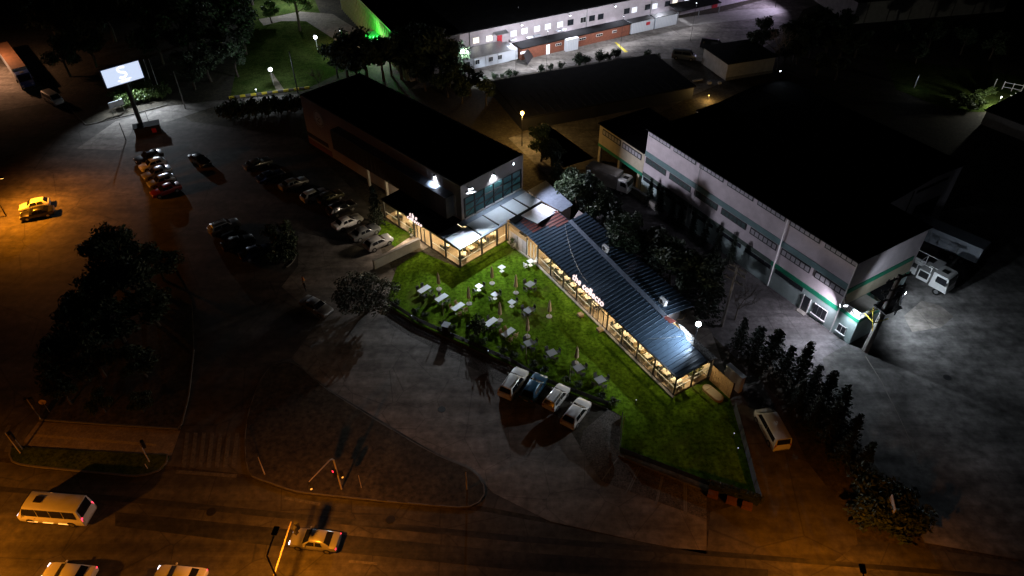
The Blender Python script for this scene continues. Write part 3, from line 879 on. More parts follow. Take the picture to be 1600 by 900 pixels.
window(ob, (-39.4, -.02, 5.85), 4.6, 1.0, 6, M_PGREY, M_FRAMED, .1, bar=.18)
rw = thing("ramp_wall", "low tan parapet wall beside the lane under the warehouse", "wall", WH.w(-37.5, -1.2), WH.a)
MB().box((2.6, 0, .6), (7.5, .3, 1.2)).obj("wall_body", M_WALL, rw)
MB().box((2.6, 0, 1.24), (7.6, .4, .1)).obj("coping", M_KERB, rw)

# ---- far yard: office cabin, brick block, white containers, long white block (frame TF)
cab = thing("site_office", "white site office cabin with grey roof and paired windows", "cabin", TF.o, TF.a)
MB().prism([(0, 0), (11.2, -.1), (11.2, 3.8), (.4, 3.9)], 0, 2.35).obj("wall", M_WHITEP, cab)
MB().slab([(-.2, -.25, 2.46), (11.4, -.35, 2.46), (11.2, 4.1, 2.95), (.2, 4.1, 2.95)], .1).obj("roof", M_STEEL, cab)
MB().prism([(.4, 3.5), (11.2, 3.4), (11.2, 3.8), (.4, 3.9)], 2.35, 2.8).obj("back_wall", M_WHITEP, cab)
for px in ((731, 98.5), (746, 95.5), (767, 91), (781, 87.5)):
    x, z = hit(TF, -.08, *px)
    window(cab, (x, -.08, 1.35), 1.0, 1.0, 2, M_DGLASS, M_STEELW, .1)
for x in (2.8, 5.6, 8.4):
    MB().box((x, -.07 - .009 * x, 1.2), (.05, .06, 2.3)).obj("panel_joint", M_STEEL, cab)
MB().prism([(11.3, .1), (13.3, .1), (13.3, 3.6), (11.3, 3.6)], 0, 2.3).obj("side_cabin", M_WHITEP, cab)
MB().box((-.7, 1.4, .12), (1.1, 2.0, .22)).obj("red_step", M_RED, cab)
bk = thing("brick_block", "low red brick block with slit windows beside the yard", "building", TF.o, TF.a)
MB().prism([(13.6, -.9), (42, -.25), (42, 2.6), (13.6, 2.6)], 0, 2.45).obj("wall", M_BRICK, bk)
MB().prism([(13.4, -1.1), (42.2, -.45), (42.2, 2.7), (13.4, 2.7)], 2.452, 2.6).obj("roof", M_ROOFBLK, bk)
for k, (px, py, w, lit) in enumerate(((818, 76, 1.7, 1), (873, 65.5, 1.5, 0), (911, 57.5, 1.8, 0), (938, 51.5, 1.7, 0), (962, 47, 1.2, 0))):
    x, z = hit(TF, -.75, px, py)
    window(bk, (x, -.9 + .0229 * (x - 13.6) - .02, 1.6), w, .5, 3, M_WINLIT if lit else M_DGLASS, M_STEELW, .1)
x, z = hit(TF, -.7, 856, 76)
MB().box((x, -.72, 1.05), (.85, .12, 2.1)).obj("door", M_WINLIT, bk)
for k, (px, py) in enumerate(((802, 63), (829, 59), (840, 56), (874, 48.5), (880, 47))):
    q = TF.l(G(px, py, 2.6))
    MB().box((q.x, q.y + .1, 2.66), (1.5, .9, .12)).obj("skylight", M_WHITEP, bk)
MB().slab([(13.3, -4.0, .3), (16.4, -1.0, .3), (15.6, -.4, 2.2), (12.8, -3.2, 2.2)], .08).obj("stair_canopy", M_BLACK, bk)
wc = thing("cabinet", "white ribbed steel cabinet standing before the brick block", "cabinet", TF.w(*TF.l(G(894, 79))), TF.a)
MB().box((0, .6, 1.25), (3.0, 1.2, 2.5)).obj("body", M_WHITEP, wc)
for k in range(7):
    MB().box((-1.3 + k * .43, -.02, 1.25), (.06, .05, 2.4)).obj("rib", M_STEELW, wc)
MB().box((0, .6, 2.53), (3.1, 1.3, .08)).obj("lid", M_STEELW, wc)
sc = thing("shipping_container", "white shipping container next to the brick wall, its side marked red", "container", TF.w(45.6, -.3), TF.a, "white shipping containers in a row")
def container(root, L=6.3, mark=False):
    MB().box((0, 1.25, 1.3), (L, 2.44, 2.45)).obj("body", M_WHITEP, root)
    rb = MB().box((0, 0, 1.3), (.08, .05, 2.3)).mesh("rib", M_STEELW)
    for k in range(14):
        link("rib", rb, root, (-L / 2 + .3 + k * (L - .6) / 13, .02, 0))
    MB().box((0, 1.25, 2.57), (L + .06, 2.5, .1)).obj("roof", M_DARK, root)
    if mark:
        MB().box((1.4, -.02, 1.75), (1.1, .04, .7)).obj("red_mark", M_RED, root)
container(sc, 6.3, True)
sc2 = thing("shipping_container", "plain white shipping container at the end of the row", "container", TF.w(52.3, -.3), TF.a, "white shipping containers in a row")
container(sc2)
lb = thing("factory_block", "long white factory block with a row of lit upper windows", "factory", TF.o, TF.a)
MB().prism([(-1.5, 4.3), (92, 4.3), (92, 24), (-1.5, 24)], 0, 6.0).obj("wall", M_WHITE, lb)
MB().prism([(-1.9, 4.0), (92.3, 4.0), (92.3, 24.3), (-1.9, 24.3)], 6.0, 6.25).obj("roof", M_ROOFBLK, lb)
for px, py, lit in ((743.6, 63, 1), (764.4, 60, 1), (802.4, 52.3, 2), (819.5, 48.4, 2), (839, 45, 2), (856, 41.4, 2), (875, 38, 2), (891.5, 35, 0), (911, 31, 3), (925, 28.5, 0), (938.6, 26, 0), (979.5, 17.3, 0), (991, 15.4, 2), (1012, 11, 0), (1023, 9.4, 2), (1043, 5.6, 0), (1054.5, 2.8, 1), (1073, .5, 2)):
    x, z = hit(TF, 4.25, px, py)
    window(lb, (x, 4.26, z), 1.5, 1.25, 2, (M_DGLASS, M_WINLITW, M_WINLIT, M_DARK)[lit], M_STEELW if lit else M_FRAMED, .12)
for px, py in ((734, 60), (918, 12), (1018, 6), (1104, -2)):
    x, z = hit(TF, 4.2, px, py)
    MB().path([(x, 4.2, .1), (x, 4.2, 5.9)], .07).obj("downpipe", M_STEEL, lb)
x, z = hit(TF, 4.2, 780.5, 60)
MB().box((x, 4.2, 3.6), (1.1, .16, 2.3)).obj("red_door", M_RED, lb)
MB().slab([(x - 1.4, 2.9, 4.75), (x + 1.6, 2.9, 4.75), (x + 1.6, 4.3, 5.0), (x - 1.4, 4.3, 5.0)], .1).obj("door_canopy", M_STEEL, lb)
MB().box((x + .2, 3.4, 1.2), (3.2, 1.7, 2.4)).obj("stair_landing", M_STEEL, lb)
xw, zw = hit(TF, 4.2, 705, 71)
MB().box((-.9, 4.2, 3.2), (1.0, .12, 1.6)).obj("lit_doorway", M_WINLIT, lb)
q = TF.l(G(1075, 30, 0))
MB().slab([(q.x - 4, .3, 2.7), (q.x + 9, .3, 2.7), (q.x + 9, 4.2, 3.2), (q.x - 4, 4.2, 3.2)], .15).obj("awning", M_ROOFBLK, lb)
for dx in (-3.8, 2.5, 8.8):
    MB().box((q.x + dx, .5, 1.35), (.14, .14, 2.7)).obj("awning_post", M_STEEL, lb)
x, z = hit(TF, 4.2, 1117, 8)
MB().box((x, 4.18, 1.5), (1.6, .14, 3.0)).obj("red_door", M_RED, lb)
x, z = hit(TF, 4.2, 1145, 5)
MB().box((x, 4.18, 2.0), (1.3, .14, 1.8)).obj("lit_window", M_WINLIT, lb)

# ---- finned hall at the park, lit green at its door
GB = Frame((-20.2, 133.7), 116.6)
fh = thing("finned_hall", "dark hall with upright fins along its face, one bay lit green", "hall", GB.o, GB.a)
MB().prism([(0, 0), (48, 0), (48, -11), (0, -11)], 0, 7.8).obj("wall", M_GREYW, fh)
MB().prism([(-.3, .8), (48, .8), (48, -11.3), (-.3, -11.3)], 7.8, 8.05).obj("roof", M_ROOFBLK, fh)
MB().box((24, .86, 7.9), (48.4, .1, .3)).obj("roof_edge", mat("olive_trim", (.22, .20, .07), .6, n=(3, .2)), fh)
fm = MB().box((0, 0, 3.9), (.22, .7, 7.6)).mesh("fin", mat("olive_fin", (.26, .25, .10), .6, n=(2, .2)))
for k in range(36):
    link("fin", fm, fh, (.6 + k * 1.3, .38, 0))
MB().box((17, 2.4, 3.6), (5.5, 4.0, .3)).obj("door_canopy", M_WHITEP, fh)
for x in (14.6, 19.4):
    MB().box((x, 4.1, 1.75), (.18, .18, 3.4)).obj("canopy_post", M_WHITEP, fh)
M_DIS = mat("display_wall", (.5, .45, .5), .5, n=(1.2, .6))
MB().box((12.5, .2, 1.6), (6, .3, 2.6)).obj("shop_window", M_DIS, fh)

# ---- sheds to the upper right
def shed(label, a, b, depth, h, mw, hz=0., name="storage_shed", roof_h=.25, cat="shed"):
    fr = Frame(a, math.degrees(math.atan2((b - a).y, (b - a).x)))
    L = (b - a).length
    t = thing(name, label, cat, a, fr.a)
    MB().prism([(0, 0), (L, 0), (L, depth), (0, depth)], 0, h).obj("wall", mw, t)
    MB().slab([(-.3, -.3, h + roof_h), (L + .3, -.3, h + roof_h), (L + .3, depth + .3, h + roof_h + hz), (-.3, depth + .3, h + roof_h + hz)], roof_h - .02).obj("roof", M_ROOFBLK, t)
    return t, L
s1, L = shed("flat roofed shed whose wall glows amber beyond the warehouse roof", G(1133, 126), G(1206, 114), 9, 3.4, M_WALL)
MB().box((L * .5, -.03, .3), (L, .1, .6)).obj("plinth", M_KERB, s1)
s2, L = shed("pale long shed at the upper right edge of the yard", G(1331, 38), G(1568, 18), 22, 5.0, M_WALL)
for k in range(7):
    MB().box((3 + k * (L - 6) / 6, -.05, 2.5), (.25, .12, 5)).obj("pilaster", M_KERB, s2)
s3, L = shed("dark shed roof with ragged edge over the lit grass", G(1532, 194), G(1640, 236), 14, 2.6, M_WALL)
for k in range(12):
    MB().box((k * L / 11.0, -.35, 2.75), (.14, .5, .12)).obj("rafter", M_BLACK, s3)
for k in range(9):
    MB().box((-.35, k * 1.6, 2.72), (.5, .14, .12)).obj("rafter", M_BLACK, s3)
_b1, _b2 = G(770, 128, 2.9), G(1022, 86, 2.9)
_n = Vector(((_b2 - _b1).y, -(_b2 - _b1).x)).normalized() * 15
s4, L = shed("wide low dark shed between the hall and the factory yard", _b1 + _n, _b2 + _n, 15, 2.4, M_DARK, .4)
MB().box((L * .4, -.04, 1.1), (1.2, .1, 2.2)).obj("door", M_BLACK, s4)
for k in range(24):
    MB().box((k * L / 23, 7.5, 2.86), (.08, 15.3, .06)).obj("roof_seam", M_ROOFBLK, s4).rotation_euler = (0, 0, 0)

# ------------------------------------------------------------------ vehicles
def paint(name, col, metal=.25):
    return mat("paint_" + name, col, .32, metal, n=(.8, .06), coat=.7)
P_WHITE, P_SILVER, P_BLACK = paint("white", (.72, .72, .72), 0), paint("silver", (.40, .41, .43), .5), paint("black", (.015, .015, .018))
P_GREY, P_BLUE, P_RED = paint("grey", (.16, .17, .18), .4), paint("blue", (.03, .10, .18), .3), paint("red", (.22, .02, .02), .2)
P_NAVY, P_DGREEN = paint("navy", (.015, .03, .10)), paint("olive", (.07, .065, .03))
KIND = {  # length, width, belt, roof, hood, tail, cabin x: windscreen base, windscreen top, roof rear, rear base, wheel radius
    'sedan': (4.55, 1.80, .92, 1.44, .90, 1.00, .95, .20, -1.00, -1.68, .32),
    'hatch': (4.15, 1.78, .95, 1.50, .93, 1.00, .92, .22, -1.35, -1.93, .32),
    'suv': (4.50, 1.86, 1.06, 1.68, 1.04, 1.10, 1.0, .38, -1.72, -2.12, .36),
    'van': (5.10, 1.92, 1.12, 1.95, 1.10, 1.20, 1.85, 1.10, -2.35, -2.50, .34),
    'minibus': (6.70, 2.10, 1.20, 2.55, 1.10, 1.40, 2.85, 2.10, -3.15, -3.30, .37),
    'mini': (3.75, 1.64, .95, 1.48, .94, 1.0, .88, .35, -1.45, -1.78, .30),
}
def loft(rings):
    n = len(rings[0])
    vs = [p for r in rings for p in r]
    fs = []
    for k in range(len(rings) - 1):
        fs += [(k * n + i, (k + 1) * n + i, (k + 1) * n + (i + 1) % n, k * n + (i + 1) % n) for i in range(n)]
    fs += [tuple(range(n)), tuple(range((len(rings) - 1) * n, len(rings) * n))[::-1]]
    return vs, fs
def car_meshes(kind, pm, lit=False, roof_mat=None):
    L, Wd, belt, zr, hh, th, xw0, xw1, xr1, xr0, rw = KIND[kind]
    H = Wd / 2
    def ring(x, zb, zt, f):
        w = H * f
        half = [(x, 0, zb), (x, w * .9, zb), (x, w, zb + .16), (x, w, zt - .2), (x, w * .96, zt - .06), (x, w * .62, zt + .01), (x, 0, zt + .025)]
        return half + [(p[0], -p[1], p[2]) for p in half[-2:0:-1]]
    big = kind in ('van', 'minibus')
    st = [(-.5 * L, .42, th - .12, .84), (-.49 * L, .30, th - .03, .93), (-.45 * L, .24, th, .97), (xr0, .22, max(th, belt) if not big else belt, .99), (0, .2, belt, 1), (xw0, .2, belt, 1),
          (xw0 + (.5 * L - xw0) * .5, .22, hh, .98), (.455 * L, .25, hh - .10, .93), (.488 * L, .32, hh - .2, .86), (.5 * L, .42, hh - .32, .76)]
    vs, fs = loft([ring(*s) for s in st])
    b = MB().add(vs, fs)
    def cr(x, zt, f):
        k = max(0., min(1., (zt - belt) / (zr - belt)))
        wt = H * (.95 - .25 * k) if not big else H * (.96 - .1 * k)
        half = [(x, 0, belt - .2), (x, H * .96, belt - .2), (x, H * .96, belt - .02), (x, wt, max(zt - .07, belt - .01)), (x, wt - .12, zt), (x, 0, zt + .03)]
        return half + [(p[0], -p[1], p[2]) for p in half[-2:0:-1]]
    xm = (xw1 + xr1) / 2
    vs, fs = loft([cr(xr0, belt, 0), cr(xr1, zr - .03, 1), cr(xm, zr, 1), cr(xw1 - .1, zr - .02, 1), cr(xw1, zr - .04, 1), cr(xw0, belt, 0)])
    b.add(vs, fs)
    for sx in (1, -1):     # dark wheel openings are set into the flanks
        pass
    P = {}
    bme = b.mesh("body", pm, smooth=True)
    bme.set_sharp_from_angle(angle=R(38))
    P['body'] = [(bme, (0, 0, 0))]
    if kind in ('suv', 'mini'):
        P['roof_rail'] = [(MB().box((0, 0, 0), (1.7, .05, .05)).mesh('roof_rail', M_BLACK), (-.6, s * H * .68, zr + .03)) for s in (1, -1)]
    def side(x, f):
        wt = H * (.95 - .25) if not big else H * (.96 - .1)
        return H * .96 + (wt - H * .96) * f, belt + (zr - .07 - belt) * f
    def quadx(x0, x1, z0, z1, k0, k1):
        return [(x0, -k0, z0), (x0, k0, z0), (x1, k1, z1), (x1, -k1, z1)]
    wk = H * .80
    P['windscreen'] = [(MB().plate(quadx(xw0 - .06 * (xw0 - xw1), xw1 + .12 * (xw0 - xw1), belt + .05, zr - .08, wk, wk * (.84 if not big else .93)), .03).mesh("windscreen", M_CGLASS), (0, 0, 0))]
    P['rear_window'] = [(MB().plate(quadx(xr0 + .1 * (xr1 - xr0), xr1 - .16 * (xr1 - xr0), belt + .07, zr - .1, wk * .95, wk * (.8 if not big else .9))[::-1], .03).mesh("rear_window", M_CGLASS), (0, 0, 0))]
    sw = []
    cuts = [(xw0 - .28, xw1 + .02, .52 if not big else 1.2), ]
    front, rear = xw1, xr1
    nw = 2 if kind != 'minibus' else 4
    span0, span1 = xr1 + (.12 if not big else .25), xw1
    for s in (1, -1):
        xa = xw0 - .22
        step = (span1 + .1 - span0) / nw
        for i in range(nw):
            x0 = span0 + i * step + .04
            x1 = span0 + (i + 1) * step - .04
            f0, f1 = .1, .86
            y0, z0 = side(0, f0)
            y1, z1 = side(0, f1)
            xl0 = x0 - (.16 if i == 0 and not big else 0)
            xh1 = x1 - (.02 if i == nw - 1 else 0)
            xl1 = x1 + ((xw0 - xw1) * .55 if i == nw - 1 else 0)
            q = [(xl0, s * (y0 + .005), z0), (xl1, s * (y0 + .005), z0), (xh1, s * (y1 + .005), z1), (x0, s * (y1 + .005), z1)]
            sw.append((MB().plate(q if s < 0 else q[::-1], .022).mesh("side_window", M_CGLASS), (0, 0, 0)))
    P['side_window'] = sw
    hl = MB().box((0, 0, 0), (.12, .38, .17)).mesh("headlight", M_HEADON if lit else M_HEAD, bevel=.03)
    P['headlight'] = [(hl, (.474 * L, s * H * .66, hh - .22)) for s in (1, -1)]
    tl = MB().box((0, 0, 0), (.10, .34 if not big else .2, .16 if not big else .42)).mesh("tail_light", M_TAILON if lit else M_TAIL, bevel=.03)
    P['tail_light'] = [(tl, (-.488 * L, s * H * (.74 if not big else .82), th - .2)) for s in (1, -1)]
    P['number_plate'] = [(MB().box((0, 0, 0), (.03, .5, .12)).mesh("number_plate", M_PLATE), (-.502 * L, 0, .55))]
    mr = MB().box((0, 0, 0), (.12, .2, .13)).mesh("mirror", pm, bevel=.03)
    P['mirror'] = [(mr, (xw0 - .35, s * (H + .06), belt + .08)) for s in (1, -1)]
    P['door_handle'] = [(MB().box((0, 0, 0), (.16, .03, .03)).mesh("door_handle", M_BLACK), (xw1 - .75, s * (H + .005), belt - .2)) for s in (1, -1)]
    P['bumper'] = [(MB().box((0, 0, 0), (.1, Wd * .8, .12)).mesh("bumper", M_BLACK, bevel=.03), (sx * .485 * L, 0, .34)) for sx in (1, -1)]
    ty = MB()
    ty.tube((0, -.105, 0), (0, .105, 0), rw, n=18)
    tym = ty.mesh("wheel", M_TYRE)
    rm = MB().tube((0, -.112, 0), (0, .112, 0), rw * .62, n=12).mesh("rim", M_RIM)
    arch = MB().tube((0, -.01, 0), (0, .01, 0), rw + .06, n=18).mesh("wheel_arch", M_BLACK)
    return P, tym, rm, arch, (L, H, rw)
CARS = {}
def car(kind, pm, label, c, rz, group=None, cat=None, lit=False, name=None):
    key = (kind, pm.name, lit)
    if key not in CARS:
        CARS[key] = car_meshes(kind, pm, lit)
    P, tym, rm, arch, (L, H, rw) = CARS[key]
    t = thing(name or "parked_car", label, cat or ("van" if kind in ('van',) else "minibus" if kind == 'minibus' else "car"), (c[0], c[1], .03), rz, group)
    for nm, lst in P.items():
        for me, loc in lst:
            link(nm, me, t, loc)
    for sx in (.30, -.30):
        for s in (1, -1):
            link("wheel_arch", arch, t, (sx * L, s * (H - .002), rw))
            wobj = link("wheel", tym, t, (sx * L, s * (H - .09), rw))
            link("rim", rm, wobj)
    return t
def car_px(kind, pm, label, rear, front, **k):
    a, b = G(*rear), G(*front)
    d = b - a
    return car(kind, pm, label, (a + b) / 2, math.atan2(d.y, d.x), **k)
ROW1 = "cars parked side by side in the dark left lot"
a0, a4 = G(234, 250), G(261, 302)
spec1 = [('sedan', P_BLACK, "black car at the far end of the short row under the billboard"), ('hatch', P_WHITE, "pale hatchback with shining roof, second from the far end of the short row"),
         ('sedan', P_SILVER, "silver car in the middle of the short row under the billboard"), ('hatch', P_SILVER, "grey hatchback with glinting roof beside the red car of the short row"),
         ('sedan', P_RED, "red car at the near end of the short row under the billboard")]
for i, (k, p, lb_) in enumerate(spec1):
    c = a0.lerp(a4, i / 4)
    car(k, p, lb_, c, R(220), group=ROW1)
ROW2 = "cars parked nose-in along the hall"
c0, c8 = G(404, 259), G(590, 381)
spec2 = [(.0, 'sedan', P_GREY, "dark car at the far end of the long row beside the hall"), (.10, 'sedan', P_NAVY, "dark blue car second in the long row beside the hall"),
         (.305, 'sedan', P_SILVER, "dim silver saloon in the long row, two from the far end"), (.47, 'hatch', P_WHITE, "white hatchback in the long row before the olive car"),
         (.605, 'hatch', P_DGREEN, "olive dark hatchback with glinting windscreen in the long row"), (.70, 'suv', P_BLACK, "black car with bright flank beside the white saloon"),
         (.775, 'sedan', P_WHITE, "white saloon with dark windows in the long row by the conifer"), (.89, 'sedan', P_GREY, "grey saloon beside the pale van at the end of the long row"),
         (1.0, 'van', P_SILVER, "pale grey people carrier nearest the entrance wall")]
pts2 = [(404, 259), (424, 278), (460, 290), (492, 308), (517, 311), (535, 329), (544, 350), (571, 366), (592, 382)]
for (f, k, p, lb_), q in zip(spec2, pts2):
    car(k if k != 'van' else 'hatch', p, lb_, G(q[0], q[1] + 2), R(41), group=ROW2)
car_px('suv', P_SILVER, "silver estate car parked beside two dark cars in the middle lot", (331, 369), (374, 352))
car('sedan', P_BLACK, "black car between the silver estate and the planted kerb", G(374, 384), R(35))
car('sedan', P_NAVY, "dark blue car next to the planted kerb bed", G(402, 399), R(35))
car('sedan', P_BLACK, "single black car under the trees beyond the short row", G(314, 255), R(-40))
car_px('sedan', P_SILVER, "silver saloon standing alone on the drive below the bushy tree", (478, 475), (514, 494))
car('hatch', P_WHITE, "white car glowing orange under the sodium lamp at the left edge", G(57, 326), R(205))
car('sedan', P_BLACK, "dark car beside the orange lit white car", G(61, 338), R(203))
FOUR = "cars parked along the lawn fence"
car_px('suv', P_WHITE, "white off-roader with dark rear window, farthest of the four by the lawn fence", (788, 625), (816, 585), group=FOUR)
car_px('hatch', P_BLUE, "dark blue hatchback between two white cars by the lawn fence", (823, 629), (845, 594), group=FOUR)
car_px('mini', P_WHITE, "small pale boxy car right beside the blue hatchback", (856, 643), (882, 610), group=FOUR)
car_px('hatch', P_WHITE, "white rounded hatchback at the near end of the four by the lawn fence", (885, 670), (914, 632), group=FOUR)
car('van', P_WHITE, "white passenger van parked on the side lane past the wooden fence", G(1203, 676), R(99), name="parked_van")
def moving(kind, pm, label, px, deg, **k):
    return car(kind, pm, label, G(*px), R(deg), lit=True, name="moving_" + ("minibus" if kind == 'minibus' else "car"), **k)
mb_ = moving('minibus', P_WHITE, "white minibus with roof hatch driving left under orange light", (93, 806), 175)
MB().box((.9, 0, 2.62), (.75, .65, .07)).obj("roof_hatch", M_DARK, mb_)
MB().box((-3.36, 0, 1.05), (.05, 1.6, .8)).obj("rear_door", P_WHITE, mb_)
for k in (-1.2, .3, 1.8):
    for s in (1, -1):
        MB().box((k, s * 1.06, .42), (1.0, .03, .05)).obj("side_marker", mat("amber_marker", (.8, .4, .05), .3, emit=(1, .45, .08), es=2.2, n=(5, .02)), mb_)
moving('sedan', P_SILVER, "silver saloon with lit tail lamps driving left below the signal gantry", (494, 849), 173)
moving('sedan', P_WHITE, "pale saloon cut by the picture's lower edge below the minibus", (112, 903), 174)
moving('sedan', P_WHITE, "pale saloon at the lower edge between the other two cars", (284, 907), 174)
PICK = car('van', P_WHITE, "small white van by the kerb beside the blue lorry", G(86, 160), R(-38), name="parked_van")
car('van', P_BLACK, "dark van with glinting roof in the factory yard", G(1112, 76), R(-20), name="parked_van")
car('van', P_GREY, "dark grey van standing beside the black van in the factory yard", G(1068, 92), R(-15), name="parked_van")

def wheels(t, xs, H, r=.5):
    ty = MB().tube((0, -.14, 0), (0, .14, 0), r, n=18).mesh("wheel", M_TYRE)
    rm = MB().tube((0, -.15, 0), (0, .15, 0), r * .55, n=12).mesh("rim", M_RIM)
    for x in xs:
        for s in (1, -1):
            w = link("wheel", ty, t, (x, s * (H - .16), r))
            link("rim", rm, w)
def cab(t, x0, x1, H, z0, z1, pm):
    """lorry cab between x0 (back) and x1 (nose)"""
    pr = [(x0, z0), (x1 - .05, z0), (x1, z0 + .5), (x1 - .05, z0 + 1.0), (x1 - .28, z1 - .12), (x1 - .5, z1), (x0, z1)]
    b = MB()
    n = len(pr)
    b.add([(x, -H, z) for x, z in pr] + [(x, H, z) for x, z in pr], [tuple(range(n)), tuple(range(2 * n - 1, n - 1, -1))] + [((i + 1) % n, i, n + i, n + (i + 1) % n) for i in range(n)])
    c = b.obj("cab", pm, t, bevel=.05)
    MB().plate([(x1 - .03, -H * .86, z0 + 1.05), (x1 - .03, H * .86, z0 + 1.05), (x1 - .25, H * .82, z1 - .2), (x1 - .25, -H * .82, z1 - .2)], .03).obj("windscreen", M_CGLASS, c)
    for s in (1, -1):
        q = [(x0 + .55, s * (H + .004), z0 + 1.0), (x1 - .25, s * (H + .004), z0 + .95), (x1 - .42, s * (H + .004), z1 - .3), (x0 + .55, s * (H + .004), z1 - .3)]
        MB().plate(q if s < 0 else q[::-1], .02).obj("side_window", M_CGLASS, c)
        MB().box((x1 - .25, s * (H + .18), z0 + 1.35), (.12, .22, .5)).obj("mirror", M_BLACK, c)
        MB().box((x1 - .02, s * H * .7, z0 + .25), (.1, .4, .22)).obj("headlight", M_HEAD, c)
    MB().box((x0 + .9, 0, z1 + .03), (.8, .7, .06)).obj("roof_hatch", M_DARK, c)
    MB().box((x1 - .02, 0, z0 + .02), (.16, H * 1.9, .25)).obj("bumper", pm, c)
# lorry with open bed beside the warehouse
d = G(1478, 452) - G(1376, 398)
tk = thing("tipper_lorry", "white lorry with open rear frame parked at the warehouse corner", "lorry", G(1432, 436), math.atan2(d.y, d.x))
cab(tk, 1.9, 4.1, 1.22, .85, 3.05, P_WHITE)
MB().box((-1.0, 0, .95), (7.6, 1.0, .3)).obj("chassis", M_BLACK, tk)
MB().box((.9, 0, 1.75), (1.5, 2.4, 1.5)).obj("tool_box", P_WHITE, tk)
MB().box((.9, -1.22, 1.9), (1.2, .04, .9)).obj("dark_locker", M_DARK, tk)
MB().box((-2.4, 0, 1.25), (4.6, 2.4, .12)).obj("bed", M_STEEL, tk)
for s in (1, -1):
    MB().box((-2.4, s * 1.2, 1.75), (4.6, .08, .9)).obj("bed_side", P_WHITE, tk)
fr_l = MB()
for s in (1, -1):
    fr_l.box((-1.6, s * 1.18, 3.35), (6.4, .08, .08))
for x in (-4.6, -2.4, -.2, 1.5):
    fr_l.box((x, 0, 3.35), (.08, 2.4, .08))
    for s in (1, -1):
        fr_l.box((x, s * 1.18, 2.3), (.08, .08, 2.1))
fr_l.obj("tarp_frame", M_STEELW, tk)
MB().box((1.6, 0, 3.5), (1.0, 2.2, .06)).obj("wind_deflector", P_WHITE, tk)
wheels(tk, (3.1, -1.9, -3.2), 1.22, .5)
# long trailer lorry behind it
d = G(1500, 405) - G(1380, 352)
lt = thing("trailer_lorry", "long lorry with pale tarpaulin trailer parked behind the white lorry", "lorry", G(1442, 380), math.atan2(d.y, d.x) + math.pi)
cab(lt, 5.1, 7.2, 1.22, .85, 3.3, P_WHITE)
MB().box((-.6, 0, .95), (12.6, 1.0, .3)).obj("chassis", M_BLACK, lt)
bd = MB().box((-1.3, 0, 2.35), (11.8, 2.5, 2.3)).obj("trailer_body", mat("grey_tarpaulin", (.23, .25, .29), .7, n=(1, .2)), lt)
for k in range(10):
    MB().box((-6.9 + k * 1.25, 1.27, 2.1), (.08, .05, 1.9)).obj("curtain_strap", M_STEEL, bd)
    MB().box((-6.9 + k * 1.25, -1.27, 2.1), (.08, .05, 1.9)).obj("curtain_strap", M_STEEL, bd)
MB().box((-1.3, 0, 3.53), (11.9, 2.56, .06)).obj("trailer_roof", mat("trailer_top", (.2, .22, .26), .7, n=(1, .2)), lt)
wheels(lt, (6.1, 3.2, -4.2, -5.5), 1.22, .5)
# blue lorry at the upper left
d = G(52, 128) - G(10, 72)
bt = thing("box_lorry", "blue lorry with long pale box body on the upper left street", "lorry", G(31, 118), math.atan2(d.y, d.x))
P_LB = paint("lorry_blue", (.03, .07, .30), .1)
cab(bt, 6.6, 8.9, 1.22, .85, 3.2, P_LB)
MB().box((0, 0, .95), (14, 1.0, .3)).obj("chassis", M_BLACK, bt)
bb = MB().box((-2.2, 0, 2.35), (16.4, 2.5, 2.4)).obj("box_body", M_WHITEP, bt)
MB().box((-2.2, 0, 3.58), (16.4, 2.5, .06)).obj("box_roof", mat("rust_brown_roof", (.16, .07, .03), .8, n=(.6, .3)), bt)
wheels(bt, (7.6, 3.5, -6.5, -7.8), 1.22, .5)
# lorry under the stilted block
bx = thing("box_lorry", "small lorry with brown box body under the stilted block", "lorry", G(950, 292), R(-35))
cab(bx, 2.0, 3.8, 1.1, .7, 2.7, P_WHITE)
MB().box((-.9, 0, 1.95), (5.4, 2.3, 2.3)).obj("box_body", M_WALL, bx)
MB().box((-.4, 0, .7), (6.6, .9, .25)).obj("chassis", M_BLACK, bx)
wheels(bx, (2.9, -2.0), 1.1, .42)

# ------------------------------------------------------------------ trees and shrubs
def leaf_cloud(b, blobs, n, size, rng, jag=1.0):
    """small leaf-cluster faces spread through the volume of each clump, denser to the outside"""
    tot = sum(r[3] ** 2 for r in blobs)
    for (cx, cy, cz, r, *sq) in blobs:
        s = sq[0] if sq else 1.0
        for _ in range(max(4, int(n * r * r / tot))):
            d = Vector((rng.gauss(0, 1), rng.gauss(0, 1), rng.gauss(0, 1))).normalized()
            q = r * (rng.random() ** .45) * rng.uniform(.75, 1.12)
            c = Vector((cx, cy, cz)) + Vector((d.x * q, d.y * q, d.z * q * s))
            a = Vector((rng.gauss(0, 1), rng.gauss(0, 1), rng.gauss(0, .6))).normalized()
            u = a.orthogonal().normalized()
            w = a.cross(u)
            k = size * rng.uniform(.5, 1.35)
            b.add([c - u * k, c - w * k * .45 + u * .1 * k, c + u * k * 1.1, c + w * k * .5], [(0, 1, 2, 3)])
